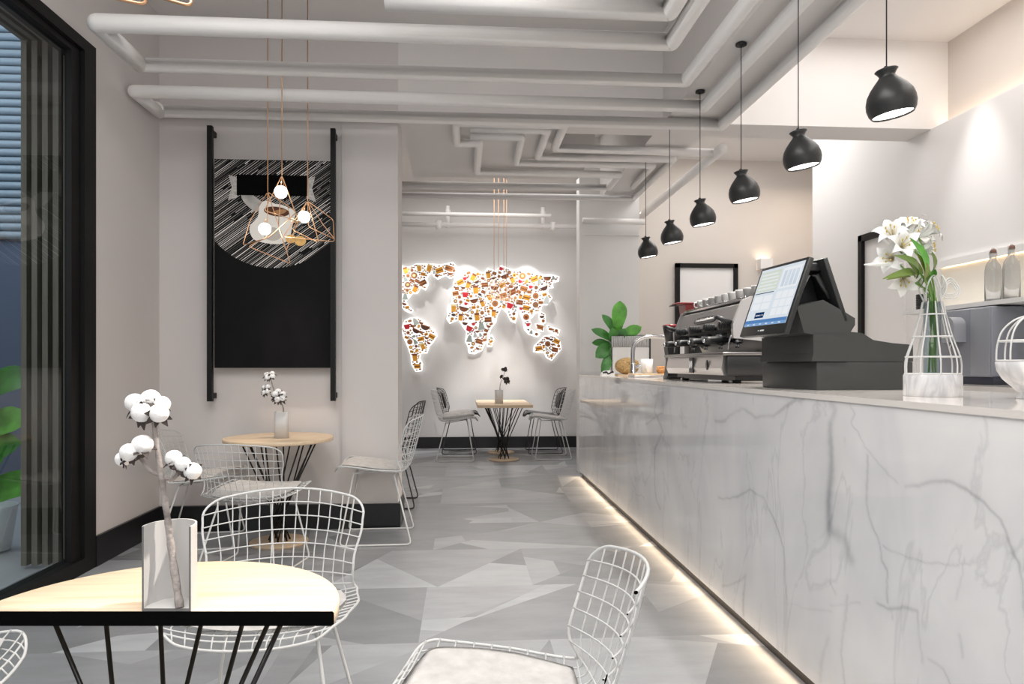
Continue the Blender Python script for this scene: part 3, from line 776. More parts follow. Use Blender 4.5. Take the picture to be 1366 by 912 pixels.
mb.prism(oval2(-1.295, 2.215, .04, .033), 1, BY-.0066, BY-.0061, 4); mb.prism(oval2(-1.225, 2.20, .043, .038), 1, BY-.0073, BY-.0067, 4)
bp(mb).build('cup_picture', [mat('cup_white', (.90, .86, .80), .8), mat('coffee_dark', (.10, .035, .015), .8), mat('coffee_light', (.42, .22, .10), .8), mat('cup_shade', (.60, .55, .50), .8), mat('biscuit', (.90, .50, .18), .8, noise=.3, nscale=30)], bd)
mb = MB()
P = catmull([(-1.50, 2.42, 0), (-1.58, 2.43, 0), (-1.66, 2.52, 0), (-1.64, 2.60, 0), (-1.56, 2.53, 0), (-1.49, 2.48, 0)], 5)
mb.prism([(p.x, p.y) for p in P], 1, BY-.0034, BY-.0026); bp(mb).build('steam', mat('steam_grey', (.42, .40, .38), .9, noise=.35, nscale=12), bd)

# ------------------------------------------------------------------ white pipes under the ceilings
def pipe(pts, r, label, fr=.018, extra=None, z=3.15):
    P = [Vector((p[0], p[1], p[2] if len(p) > 2 else z)) for p in pts]
    mb = MB()
    # straight runs with tight elbows
    mb.tube(fillet(P, fr, 4), r, 14)
    if extra: extra(mb)
    return own_mesh_thing('ceiling_pipe', mb, 'pipe', label, 'pipe', 'white pipes running under the ceiling')
pipe([(-2.02, 4.56), (-2.02, 4.02), (1.22, 4.02), (1.22, -2.5)], .05, 'white ceiling pipe, nearest full-width run across the top of the room')
pipe([(-2.02, 4.50), (-2.02, 4.56), (1.48, 4.56), (1.48, -2.5)], .043, 'white ceiling pipe, second full-width run from the front')
pipe([(-2.24, 5.36), (-2.24, 4.95), (1.74, 4.95), (1.74, -2.5)], .043, 'white ceiling pipe, third full-width run from the front', z=3.13)
pipe([(-2.24, 5.30), (-2.24, 5.38), (2.03, 5.38), (2.03, -2.5)], .045, 'white ceiling pipe running along the top of the artwork wall, furthest full-width run')
pipe([(-.4, 3.66), (1.10, 3.66), (1.10, -2.5)], .055, 'short white ceiling pipe at the very top edge of the photo')
pipe([(2.24, 6.1), (.80, 6.05), (.80, 5.46), (-.05, 5.46), (-.05, 5.97), (.14, 5.97), (.14, 6.84), (1.55, 6.86), (1.55, 7.36), (-1.2, 7.40)], .036, 'white pipe folding in an angular loop under the low ceiling, outermost of the maze')
pipe([(.06, 5.59), (.68, 5.60), (.68, 6.31), (1.93, 6.31), (1.93, 7.80), (-1.2, 7.86)], .034, 'white angular pipe in the middle of the ceiling maze')
pipe([(.06, 5.78), (.49, 5.79), (.50, 6.52), (1.80, 6.52), (1.80, 7.3)], .032, 'white angular pipe, innermost of the ceiling maze')
pipe([(2.26, 5.95), (2.26, 8.8)], .045, 'straight white pipe below the ceiling in front of the beige wall')
def tees(mb):
    for x in (-.22, 1.20):
        mb.tube([(x, 10.42, 3.30), (x, 10.42, 3.62)], .03, 10); mb.tube([(x, 10.42, 3.5), (x, 10.42, 3.56)], .042, 10)
    for x in (-.35, 1.35): mb.tube([(x, 10.42, 3.28), (x, 10.42, 3.40)], .045, 10)
pipe([(-.9, 10.42, 3.34), (1.74, 10.42, 3.34)], .036, 'white pipe along the top of the map wall, with upright tees', extra=tees)
pipe([(-.9, 10.25, 3.46), (.6, 10.25, 3.46), (1.0, 9.6, 3.40), (1.6, 7.95, 2.92), (2.05, 7.95, 2.92)][:2]+[(1.30, 10.25, 3.46)], .03, 'thin white pipe just above and in front of the map wall pipe')
pipe([(1.38, 7.98, 2.92), (2.10, 7.98, 2.92)], .035, 'short white pipe across the top of the white column beside the counter end')

# ------------------------------------------------------------------ black pendant lamps over the counter
def make_pendant(x, y):
    t = thing('pendant_lamp', (x, y, 2.25), '', 'pendant lamp', group='black pendant lamps in a row above the counter')
    T = Matrix.Translation((.021, 0, 0)) @ Matrix.Rotation(math.radians(-9), 4, 'Y')
    pr = [(.077, .000), (.086, .015), (.0915, .038), (.0905, .060), (.083, .086), (.068, .110), (.050, .131), (.035, .147), (.028, .157), (.036, .170), (.043, .178), (.040, .181), (.010, .178)]
    mb = MB(); mb.lathe(pr+[], 36, T=T, caps=False)
    mb.lathe([(.077, .000), (.074, .003), (.080, .025), (.085, .06), (.06, .11), (.001, .14)], 36, T=T, caps=False)
    mb.build('lamp_shade', 'lampblack', t, recalc=False)
    mb = MB(); mb.lathe([(.0735, .007), (.0001, .007)], 32, T=T, caps=False); mb.build('lamp_diffuser', 'lampglow', t)
    MB().lathe([(.0105, .176), (.0105, .19), (.004, .196)], 14, T=T).build('cord_grip', 'dark', t)
    MB().tube([(-.006, 0, .185), (-.006, 0, 3.2-2.25)], .0028, 6).build('cord', 'dark', t)
    MB().lathe([(.033, .935), (.033, .945), (.025, .95)], 20, c=(-.006, 0, 0)).build('ceiling_rose', 'dark', t)
    return t
lamp0 = make_pendant(1.68, 2.66)
lamp0['label'] = 'black pendant lamp nearest the viewer, upper right, above the lily vase'
for y, lb in ((3.39, 'black pendant lamp second from the front, above the till'), (4.11, 'black pendant lamp third from the front, beside the right of the middle'),
              (4.84, 'black pendant lamp fourth from the front, above the espresso machine'), (5.57, 'black pendant lamp fifth from the front, second from the far end'),
              (6.31, 'smallest and furthest black pendant lamp, above the leafy plant')):
    dup(lamp0, (1.68, y, 2.25), 0, lb)

# ------------------------------------------------------------------ copper wire lamps with opal bulbs
def wire_lamp(loc, ztop, frames, bulb, label, rod_dx=0., r=.0032):
    t = thing('wire_pendant_lamp', loc, label, 'pendant lamp', group='copper wire pendant lamps')
    for F_ in frames:
        MB().tube(fillet(F_, .02, 4, closed=True), r, 7, closed=True).build('wire_frame', 'copper', t)
    top = frames[0][0]
    MB().tube([(top[0]+rod_dx, top[1], top[2]), (top[0]+rod_dx, top[1], ztop-loc[2])], .0036, 7).build('rod', 'copper', t)
    if bulb:
        MB().tube([(bulb[0], bulb[1], bulb[2]), (bulb[0]+.004, bulb[1], bulb[2]+.07)], .004, 6).build('bulb_stem', 'copper', t)
        MB().ball(bulb, .043, 18).build('bulb', 'bulb', t)
    return t
fr1 = [[(-.04, 0, .20), (-.05, .02, -.12), (-.16, -.05, -.20), (.10, .08, -.30)], [(-.04, 0, .20), (.14, .1, .08), (-.02, -.06, -.14), (-.22, .02, -.18), (-.18, .05, .0)], [(-.04, 0, .2), (.06, -.1, .02), (-.05, .08, -.26)]]
wire_lamp((-1.35, 5.12, 2.30), ZH, [fr1[0], fr1[1]], (-.055, -.02, -.07), 'copper wire lamp on the left rod in front of the black artwork, bulb lowest')
fr2 = [[(.0, 0, .28), (-.13, .05, .05), (.15, -.08, -.05), (.04, .08, -.02)], [(.0, 0, .28), (.10, .04, -.02), (.04, -.05, -.24), (-.05, .1, -.05)]]
wire_lamp((-1.225, 4.86, 2.27), ZH, fr2, (0.0, -.03, .16), 'copper wire lamp on the middle rod in front of the black artwork, bulb highest')
fr3 = [[(0, 0, .14), (.0, .03, -.04), (.20, -.04, -.14), (.10, .06, -.02)], [(0, 0, .14), (.17, .06, .02), (.19, .0, -.15), (-.16, -.05, -.13)], [(.0, 0, .14), (-.12, .05, -.06), (.08, .0, -.16)]]
wire_lamp((-1.11, 5.12, 2.30), ZH, fr3[:2]+[fr3[2]], (-.02, -.02, .02), 'copper wire lamp on the right rod in front of the black artwork, bulb furthest right')
wire_lamp((-.68, 1.50, 2.16), ZH, [[(-.1, 0, .3), (-.06, .02, -.10), (.12, 0, -.155), (.07, .05, .0)], [(-.1, 0, .3), (.03, .0, -.155), (-.16, .0, -.12), (.02, .08, .05)]], None, 'bottom corner of a copper wire lamp hanging above the near tabletop, top left', r=.0034)
for x, y, lb in ((.43, 9.55, 'pale copper wire lamp in front of the map, leftmost rod'), (.50, 9.75, 'pale copper wire lamp in front of the map, second rod'), (.56, 9.50, 'pale copper wire lamp in front of the map, third rod'),
                 (.62, 9.85, 'pale copper wire lamp in front of the map, rightmost rod')):
    wire_lamp((x, y, 2.30), ZH, [[(0, 0, .14), (.17, .06, .02), (.16, .0, -.15), (-.14, -.05, -.10)], [(0, 0, .14), (-.14, .05, -.04), (.08, .0, -.16)]], None, lb)

# ------------------------------------------------------------------ service counter
def marble_mat():
    m, nt, b = new_mat('white_veined_marble')
    at = nt.nodes.new('ShaderNodeAttribute'); at.attribute_name = 'vein'
    tc = nt.nodes.new('ShaderNodeTexCoord'); mp = nt.nodes.new('ShaderNodeMapping'); mp.inputs['Scale'].default_value = (1, 1.0, .55)
    n = nt.nodes.new('ShaderNodeTexNoise'); n.inputs['Scale'].default_value = 1.7; n.inputs['Detail'].default_value = 8; n.inputs['Distortion'].default_value = .8
    nt.links.new(tc.outputs['Object'], mp.inputs[0]); nt.links.new(mp.outputs[0], n.inputs['Vector'])
    r = nt.nodes.new('ShaderNodeValToRGB'); e = r.color_ramp.elements
    e[0].position = .35; e[0].color = (.74, .74, .755, 1); e[1].position = .62; e[1].color = (.87, .865, .86, 1)
    nt.links.new(n.outputs['Fac'], r.inputs['Fac'])
    # fine hairline veins
    n2 = nt.nodes.new('ShaderNodeTexNoise'); n2.inputs['Scale'].default_value = 1.3; n2.inputs['Detail'].default_value = 10; n2.inputs['Distortion'].default_value = 1.6
    nt.links.new(mp.outputs[0], n2.inputs['Vector'])
    r2 = nt.nodes.new('ShaderNodeValToRGB'); e = r2.color_ramp.elements
    e[0].position = .488; e[0].color = (0, 0, 0, 1); e[1].position = .512; e[1].color = (0, 0, 0, 1); k = e.new(.5); k.color = (.22, .22, .22, 1)
    nt.links.new(n2.outputs['Fac'], r2.inputs['Fac'])
    ad = nt.nodes.new('ShaderNodeMath'); ad.operation = 'ADD'; ad.use_clamp = True
    nt.links.new(at.outputs['Fac'], ad.inputs[0]); nt.links.new(r2.outputs[0], ad.inputs[1])
    mu = nt.nodes.new('ShaderNodeMath'); mu.operation = 'MULTIPLY'; mu.inputs[1].default_value = .95; mx = nt.nodes.new('ShaderNodeMix'); mx.data_type = 'RGBA'; mx.inputs['B'].default_value = (.33, .335, .36, 1)
    nt.links.new(ad.outputs[0], mu.inputs[0]); nt.links.new(mu.outputs[0], mx.inputs['Factor']); nt.links.new(r.outputs[0], mx.inputs['A']); nt.links.new(mx.outputs['Result'], b.inputs['Base Color'])
    b.inputs['Roughness'].default_value = .045; b.inputs['Specular IOR Level'].default_value = .7
    return m
MARBLE = marble_mat()
ct = thing('service_counter', (1.75, 4.2, 0), 'long white marble service counter with glossy veined front on the right', 'counter')
def cl(mb):
    for i, v in enumerate(mb.v): mb.v[i] = (v[0]-1.75, v[1]-4.2, v[2])
    return mb
ys = [.4]
while ys[-1] < 7.93: ys.append(ys[-1]+max(.0045, .003*max(1.3, ys[-1])) if ys[-1] > 1.3 else ys[-1]+.03)
ys[-1] = 7.93; zs = np.linspace(.055, 1.132, 240); Y, Z = np.meshgrid(np.array(ys), zs, indexing='ij')
def fbm(a, b, s, seed):
    o = np.zeros_like(a); q = 1.; rr = np.random.RandomState(seed)
    for k in range(6):
        for _ in range(3):
            th = rr.uniform(0, 6.28); f = s*2**k*rr.uniform(.8, 1.2); o += q*np.sin(f*(a*math.cos(th)+b*math.sin(th))+rr.uniform(0, 6.28))
        q *= .55
    return o/3
Yp = Y+.022*fbm(Y, Z, 9., 1); Zp = Z+.018*fbm(Y, Z, 9., 2)
vein = np.zeros_like(Y); mod = .65+.35*np.clip(fbm(Y, Z, 16., 3)+.3, -1, 1)
for w_, s_, P_ in VEINS:
    best = np.full_like(Y, 9.)
    for (a0, b0), (a1, b1) in zip(P_, P_[1:]):
        da, db = a1-a0, b1-b0; L2 = da*da+db*db+1e-9
        t_ = np.clip(((Yp-a0)*da+(Zp-b0)*db)/L2, 0, 1)
        best = np.minimum(best, np.hypot(Yp-a0-t_*da, Zp-b0-t_*db))
    ww = .0042*w_ if w_ > 4 else .0032*w_; s_ = s_ if w_ > 4 else s_*.85; vein = np.maximum(vein, s_*(.62*np.exp(-(best/ww)**2)+.22*np.exp(-best/(ww*5)))*mod)
NY, NZ = Y.shape
vv = np.stack([np.full(Y.size, 1.33-1.75), Y.ravel()-4.2, Z.ravel()], 1)
idx = np.arange(NY*NZ).reshape(NY, NZ)
qd = np.stack([idx[:-1, :-1], idx[:-1, 1:], idx[1:, 1:], idx[1:, :-1]], -1).reshape(-1, 4)
me = bpy.data.meshes.new('front_panel'); nb = len(vv)
bx = [(1.345, .4, .055), (1.345, 7.93, .055), (1.345, 7.93, 1.132), (1.345, .4, 1.132)]
vv = np.concatenate([vv, np.array([(a-1.75, b-4.2, c) for a, b, c in bx])])
c0, c1_, c2_, c3_ = idx[0, 0], idx[-1, 0], idx[-1, -1], idx[0, -1]
faces = qd.tolist()+[[nb, nb+1, nb+2, nb+3], [int(c0), int(c1_), nb+1, nb], [int(c3_), nb+3, nb+2, int(c2_)], [int(c1_), int(c2_), nb+2, nb+1], [int(c0), nb, nb+3, int(c3_)]]
me.from_pydata(vv.tolist(), [], faces); me.materials.append(MARBLE)
at = me.attributes.new('vein', 'FLOAT', 'POINT'); at.data.foreach_set('value', np.concatenate([vein.ravel(), np.zeros(4)]).astype(np.float32))
me.update(); fp = bpy.data.objects.new('front_panel', me); C.objects.link(fp); fp.parent = ct
cl(MB().box(1.345, 2.10, 7.90, 7.93, .055, 1.132)).build('end_panel', MARBLE, ct)
cl(MB().box(1.375, 2.10, .4, 7.90, .055, 1.132)).build('carcass', 'wall_white', ct)
cl(MB().box(1.355, 2.08, .45, 7.85, 0, .055)).build('plinth', 'plinth', ct)
cl(MB().box(1.325, 2.15, .4, 7.94, 1.132, 1.152)).build('worktop', 'counter_top', ct)
# back counter along the right wall
bc = thing('back_counter', (3.5, 5, 0), 'pale back counter along the right wall behind the service counter', 'counter')
MB().box(-.28, .33, -2.4, 2.4, 0, 1.10).build('cabinet', 'wall_white', bc)
MB().box(-.31, .33, -2.42, 2.42, 1.10, 1.13).build('worktop', 'counter_top', bc)

# ------------------------------------------------------------------ till with two screens
ps = thing('pos_terminal', (1.52, 2.91, 1.152), 'charcoal double-screen till standing on the marble counter', 'till', math.radians(5))
MB().bbox(0, .46, 0, .46, .0, .123, .004).build('cash_drawer', 'pos', ps)
prof = [(-.095, .36), (.03, .389), (.13, .339), (.18, .312), (.18, .283), (.16, .253), (.215, .248), (.267, .218), (.36, .205), (.46, .198), (.46, .1235), (.0, .1235), (0, .15), (.005, .235), (-.06, .248)]
MB().prism(prof, 1, .0, .40).build('housing', 'pos', ps)
mb = MB(); mb.prism([(-.03, .1245), (.14, .1245), (.14, .24), (-.02, .24), (-.02, .16)], 1, -.006, .43); mb.build('printer_cover', 'pos', ps)
def screen(bx, bz, tx, tz, y0, y1, th, name, lit):
    d = Vector((tx-bx, 0, tz-bz)); L = d.length; d.normalize(); nrm = Vector((-d.z, 0, d.x))     # faces away (-x, up)
    if name == 'rear_screen': nrm = Vector((d.z, 0, -d.x))
    B = Vector((bx, y0, bz)); Yv = Vector((0, 1, 0))
    Mx = Matrix((( *Yv, 0), (*d, 0), (*nrm, 0), (0, 0, 0, 1))).transposed(); Mx.translation = B
    W_ = y1-y0
    o = MB().bbox(0, W_, 0, L, -th, 0, .004, T=Mx).build(name, 'pos2', ps)
    if lit:
        m = MB(); w = .018; x0, x1, z0, z1 = w, W_-w, .048, L-.016
        m.box(x0, x1, z0, z1, 0, .0012, 0, T=Mx)                                   # page
        S = lambda a, b, c, e, k: m.box(x0+(x1-x0)*(1-b), x0+(x1-x0)*(1-a), z0+(z1-z0)*c, z0+(z1-z0)*e, .0012, .0018, k, T=Mx)
        S(0, 1, 0, .045, 1); S(0, 1, .045, .10, 2); S(.03, .52, .60, .95, 3); S(.56, .97, .60, .95, 4)
        S(.02, .48, .565, .578, 5); S(.20, .42, .13, .23, 6)
        for r_ in range(5): S(.06, .49, .63+r_*.062, .665+r_*.062, 4)
        for a_ in range(3):
            for b_ in range(3): S(.57+a_*.14, .69+a_*.14, .15+b_*.14, .27+b_*.14, 4)
        for a_ in range(2):
            for b_ in range(2): S(.05+a_*.23, .25+a_*.23, .28+b_*.13, .39+b_*.13, 4)
        for a_ in range(4): S(.60+a_*.09, .67+a_*.09, .63, .9, 7)
        for k in range(6): S(.08+k*.15, .13+k*.15, .012, .032, 8)
        S(.22, .40, .165, .19, 8)
        m.build('display', [emis('ui_%d' % i, c, s) for i, (c, s) in enumerate([((.72, .78, .84), .95), ((.22, .40, .68), .9), ((.12, .28, .6), .8), ((.70, .76, .66), .9), ((.84, .87, .90), .95), ((.04, .06, .12), .5), ((.01, .05, .18), .6), ((.62, .70, .80), .9), ((.9, .93, 1), .95)])], o, recalc=True)
        m = MB(); cx_ = W_*.5   # small pale maker's mark on the lower bezel
        m.lathe([(.004, 0), (.004, .0008)], 12, T=Mx, c=(W_*.53+.02, .022, .0)); 
        for k in range(6): m.box(W_*.53-.006*k, W_*.53-.006*k+.0045, .0185, .0255, 0, .0008, T=Mx)
        m.build('maker_mark', 'white', o)
    return o
screen(-.158, .245, -.04, .575, -.01, .39, .024, 'front_screen', True)
screen(.15, .30, .050, .575, .0, .39, .022, 'rear_screen', False)
mb = MB(); mb.bbox(-.045, .055, .04, .36, .52, .555, .006); mb.prism([(-.09, .30), (.11, .30), (.035, .54), (-.02, .54)], 1, .12, .28); mb.build('screen_stand', 'dark', ps)
mb = MB(); mb.tube([(-.06, .05, .40), (-.01, .05, .50), (.03, .05, .50), (.09, .05, .40)], .008, 8); mb.build('stand_arm', 'pos', ps)

# ------------------------------------------------------------------ espresso machine
em = thing('espresso_machine', (1.5, 4.5, 1.152), 'long steel and black espresso machine on the counter behind the till', 'espresso machine')
def E(mb, name, m, par=None):
    for i, v in enumerate(mb.v): mb.v[i] = (v[0]-1.5, v[1]-4.5, v[2]-1.152)
    return mb.build(name, m, par or em)
Y0, Y1 = 3.98, 5.10
mb = MB(); mb.prism([(1.50, 1.20), (1.485, 1.24), (1.50, 1.318), (1.98, 1.318), (1.98, 1.20)], 1, Y0+.05, Y1); E(mb, 'lower_body', 'steel2')
mb = MB(); mb.bbox(1.497, 1.985, Y0-.002, Y0+.052, 1.198, 1.322, .015); E(mb, 'end_cover', 'dark')
mb = MB(); mb.bbox(1.47, 1.75, Y0-.01, Y1+.01, 1.318, 1.338, .005); E(mb, 'drip_tray', 'steel')
mb = MB()
for k in range(36): mb.box(1.50, 1.72, Y0+.03+k*.03, Y0+.045+k*.03, 1.338, 1.341)
E(mb, 'drip_grille', 'dark')
mb = MB(); mb.box(1.56, 1.95, Y0+.03, Y1-.03, 1.172, 1.200); mb.box(1.58, 1.93, Y0+.1, Y1-.1, 1.165, 1.172); E(mb, 'base_tray', 'dark')
for x in (1.60, 1.90):
    for y in (Y0+.10, Y1-.10): MB_ = MB(); MB_.lathe([(.025, 1.152), (.028, 1.172)], 14, c=(x, y, 0)); E(MB_, 'foot', 'dark')
mb = MB(); mb.bbox(1.75, 1.98, Y0+.03, Y1-.02, 1.318, 1.52, .01); E(mb, 'back_body', 'steel2')
mb = MB(); mb.prism([(1.58, 1.475), (1.555, 1.50), (1.605, 1.625), (1.64, 1.645), (1.98, 1.645), (1.99, 1.50), (1.75, 1.475)], 1, Y0+.03, Y1-.02); E(mb, 'hood', 'steel')
for y in (Y0, Y1-.03):
    mb = MB(); mb.prism([(1.54, 1.42), (1.535, 1.50), (1.595, 1.645), (1.65, 1.668), (1.99, 1.668), (2.0, 1.32), (1.78, 1.32), (1.74, 1.40)], 1, y, y+.03); E(mb, 'side_panel', 'steel2' if y == Y0 else 'steel')
mb = MB(); mb.bbox(1.62, 1.98, Y0+.03, Y1-.03, 1.645, 1.662, .004)
for k in range(1): mb.tube([(1.62, Y0+.02, 1.665+k*.012), (1.62, Y1-.02, 1.665+k*.012)], .003, 6)
E(mb, 'cup_rail', 'chrome')
# badge on the sloping hood: dark oval plate with raised pale lettering strokes
sl = Vector((.05, 0, .125)).normalized(); nn = Vector((-sl.z, 0, sl.x))
Bm = Matrix(((0, sl.x, nn.x, 1.58), (-1, 0, 0, 4.55), (0, sl.z, nn.z, 1.5625), (0, 0, 0, 1)))
mb = MB(); mb.prism([(.20*math.copysign(abs(math.cos(a))**.6, math.cos(a)), .024*math.copysign(abs(math.sin(a))**.6, math.sin(a))) for a in [2*PI*i/40 for i in range(40)]], 2, 0, .006, T=Bm); bdg = E(mb, 'badge', 'dark')
mb = MB(); r_ = random.Random(4); x = -.165
while x < .16:
    h = r_.choice([.012, .018, .012, .010]); pts = catmull([(x, -.006, .007), (x+.004, h-.006, .007), (x+.009, -.006, .007), (x+.016, -.002, .007)], 3)
    mb.tube(pts, .0016, 5, T=Bm); x += .0175
E(mb, 'badge_lettering', 'steel2', bdg)
for gi, y in enumerate((4.20, 4.47, 4.74, 5.0)):
    mb = MB(); mb.lathe([(.036, 0), (.038, .05), (.034, .055)], 20, c=(1.66, y, 1.42)); mb.lathe([(.028, .0), (.030, .03)], 18, c=(1.66, y, 1.395)); gh = E(mb, 'group_head', 'chrome')
    mb = MB(); mb.tube([(1.64, y, 1.41), (1.60, y-.01, 1.415), (1.56, y-.02, 1.418), (1.46, y-.04, 1.412), (1.43, y-.046, 1.409)], [.009, .012, .020, .023, .018], 12); E(mb, 'portafilter_handle', 'dark', gh)
    mb = MB(); mb.ball((1.426, y-.047, 1.409), .012, 10); E(mb, 'handle_cap', 'chrome', gh)
    mb = MB(); mb.tube([(1.66, y-.012, 1.395), (1.655, y-.02, 1.37)], .006, 6); mb.tube([(1.66, y+.012, 1.395), (1.655, y+.02, 1.37)], .006, 6); E(mb, 'spout', 'chrome', gh)
for y in (4.08, 4.33, 4.60, 4.87):
    mb = MB()
    for k in range(6): mb.lathe([(.024, 0), (.026, .004), (.024, .008)], 16, T=Matrix.Translation((1.555-k*.0115, y, 1.50)) @ Matrix.Rotation(-PI/2, 4, 'Y'))
    mb.tube([(1.60, y, 1.50), (1.485, y, 1.50)], .018, 12); E(mb, 'control_knob', 'dark')
for y in (Y0+.05, Y1-.06):
    mb = MB(); mb.tube([(1.62, y, 1.50), (1.50, y, 1.53), (1.45, y, 1.55)], [.012, .016, .012], 10); E(mb, 'steam_lever', 'dark')
    mb = MB(); mb.tube(catmull([(1.60, y, 1.46), (1.55, y, 1.44), (1.535, y+.005, 1.40), (1.53, y+.01, 1.35)], 5), .005, 8); E(mb, 'steam_wand', 'chrome')
mb = MB(); mb.prism([(y+4.545-4.55, z) for y, z in [(-.035+4.55, 1.21), (.035+4.55, 1.21), (.035+4.55, 1.31), (-.035+4.55, 1.31)]], 0, 1.480, 1.49); pnl = E(mb, 'switch_panel', 'dark')
for y in (4.53, 4.563):
    mb = MB(); mb.lathe([(.013, 0), (.013, .003)], 18, T=Matrix.Translation((1.480, y, 1.265)) @ Matrix.Diagonal((1, 1, 2, 1)) @ Matrix.Rotation(-PI/2, 4, 'Y')); E(mb, 'switch', 'white', pnl)
mb = MB(); mb.lathe([(.019, 0), (.019, .004)], 18, T=Matrix.Translation((1.486, 4.26, 1.262)) @ Matrix.Diagonal((1, 1, 1.7, 1)) @ Matrix.Rotation(-PI/2, 4, 'Y')); E(mb, 'gauge', 'dark')
em.location = (1.55, 4.56, 1.152); em.scale = (1, 1.05, 1)
# cups warming on top
cp = MB(); cp.lathe([(.020, 0), (.028, .012), (.033, .05), (.034, .058), (.031, .058), (.029, .02), (.001, .008)], 20, caps=False)
cp.tube(catmull([(.031, 0, .045), (.048, 0, .042), (.048, 0, .022), (.029, 0, .016)], 4), .004, 6)
cup0 = None
for k in range(9):
    y = Y0+.075+k*.118
    if cup0 is None: o = cup0 = cp.build('espresso_cup', mat('cup_grey', (.42, .41, .40), .35))
    else: o = cup0.copy(); C.objects.link(o)
    o.location = (1.77, 4.56+(y-4.5)*1.05, 1.6635); o.rotation_euler = (0, 0, .4*k); o.scale = (1.15, 1.15, 1.3)
    tag(o, 'grey espresso cup in the row on top of the espresso machine', 'cup', 'espresso cups on the machine')
# grinders beyond the machine
g1 = thing('coffee_grinder', (1.655, 5.46, 1.152), 'slim black coffee grinder with red-topped hopper beyond the espresso machine', 'coffee grinder')
MB().bbox(-.05, .06, -.07, .07, 0, .025, .008).build('base', 'dark', g1)
mb = MB(); mb.prism([(-.045, .025), (.055, .025), (.045, .12), (.04, .27), (-.05, .27), (-.03, .14)], 1, -.05, .05); mb.build('body', 'dark', g1)
MB().lathe([(.042, .27), (.066, .405), (.068, .41)], 24).build('hopper', 'dark', g1)
MB().lathe([(.069, .41), (.069, .425), (.05, .432)], 24).build('hopper_lid', 'red', g1)
g2 = thing('coffee_grinder', (1.89, 5.62, 1.152), 'red coffee grinder rising behind the espresso machine', 'coffee grinder')
MB().bbox(-.08, .09, -.09, .09, 0, .03, .008).build('base', 'dark', g2)
mb = MB(); mb.bbox(-.06, .07, -.07, .07, .03, .42, .015); mb.build('body', 'dark', g2)
mb = MB(); mb.prism([(-.075, .42), (.085, .42), (.15, .60), (-.10, .60)], 1, -.08, .08); mb.build('hopper', 'red', g2)
mb = MB(); mb.bbox(-.16, .17, -.09, .09, .60, .615, .005); mb.build('hopper_lid', 'red', g2)
mb = MB(); mb.prism([(-.20, .585), (-.10, .60), (-.08, .62), (-.19, .60)], 1, -.03, .03); mb.build('lid_handle', 'dark', g2)

# ------------------------------------------------------------------ sink end of the counter
fa = thing('faucet', (1.64, 6.66, 1.152), 'curved chrome tap on the counter beside the leafy plant', 'faucet')
MB().lathe([(.034, 0), (.034, .01), (.026, .016), (.026, .12), (.020, .13)], 24).build('base', 'chrome', fa)
MB().tube(catmull([(0, 0, .12), (0, 0, .24), (.02, -.005, .32), (.09, -.02, .375), (.18, -.04, .385), (.27, -.06, .38), (.31, -.07, .365)], 6), .021, 14).build('spout', 'chrome', fa)
mb = MB(); mb.tube([(.02, 0, .09), (.07, -.01, .10), (.10, -.02, .125)], [.018, .015, .012], 10); mb.tube([(.09, -.02, .125), (.13, -.03, .13)], [.008, .007], 8); mb.build('lever', 'chrome', fa)
px_ = thing('planter_box', (1.80, 7.50, 1.152), 'white planter box with ribbed glass rim at the far end of the counter', 'planter')
mb = MB(); mb.box(-.21, .21, -.10, .10, 0, .015); mb.box(-.21, .21, -.10, -.09, 0, .30); mb.box(-.21, .21, .09, .10, 0, .30); mb.box(-.21, -.20, -.1, .1, 0, .30); mb.box(.20, .21, -.1, .1, 0, .30); mb.build('box', 'white', px_)
mb = MB()
for k in range(21):
    x = -.20+k*.02
    for y in (-.095, .095): mb.tube([(x, y, .30), (x, y, .42)], .0098, 6)
mb.build('ribbed_glass', mat('ribbed_glass', (.75, .75, .75), .15, trans=.25, ior=1.2), px_)
mb = MB(); mb.box(-.15, .22, -.103, -.097, .425, .433); mb.box(.20, .215, -.11, -.095, .0, .44); mb.bbox(.20, .31, -.13, -.03, .405, .43, .004); mb.build('black_rail', 'dark', px_)
MB().box(-.20, .20, -.09, .09, .015, .27).build('soil', mat('soil', (.05, .035, .025), .95, noise=.5, nscale=70), px_)
fg = thing('fiddle_leaf_plant', (1.64, 7.50, 1.425), 'bright green leafy plant growing from the white planter box', 'plant')
MB().tube([(0, 0, -.0), (.01, 0, .12), (.02, 0, .25)], [.008, .007, .005], 7).build('stem', 'stem', fg)
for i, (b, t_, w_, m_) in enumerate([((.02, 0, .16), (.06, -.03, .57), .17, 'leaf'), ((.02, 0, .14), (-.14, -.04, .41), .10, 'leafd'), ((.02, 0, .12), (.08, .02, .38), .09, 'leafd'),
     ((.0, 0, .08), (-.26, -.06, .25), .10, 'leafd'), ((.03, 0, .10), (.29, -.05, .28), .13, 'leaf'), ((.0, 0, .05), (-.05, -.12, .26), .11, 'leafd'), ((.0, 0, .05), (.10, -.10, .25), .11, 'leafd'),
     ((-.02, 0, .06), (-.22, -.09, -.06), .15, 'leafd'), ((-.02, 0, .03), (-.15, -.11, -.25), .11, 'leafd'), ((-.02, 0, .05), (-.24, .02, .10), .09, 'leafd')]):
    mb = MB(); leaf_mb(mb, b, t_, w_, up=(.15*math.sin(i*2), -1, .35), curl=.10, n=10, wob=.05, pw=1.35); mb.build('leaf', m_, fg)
mb = MB(); mb.bbox(-.10, .16, -.07, .07, 0, .014, .004); o = mb.build('serving_board', 'board_wood'); o.location = (1.68, 7.12, 1.152); tag(o, 'small wooden board under the round loaf beside the tap', 'board')
mb = MB(); mb.ball((0, 0, .085), .13, 24, sc=(1, .55, .68), lump=.02)
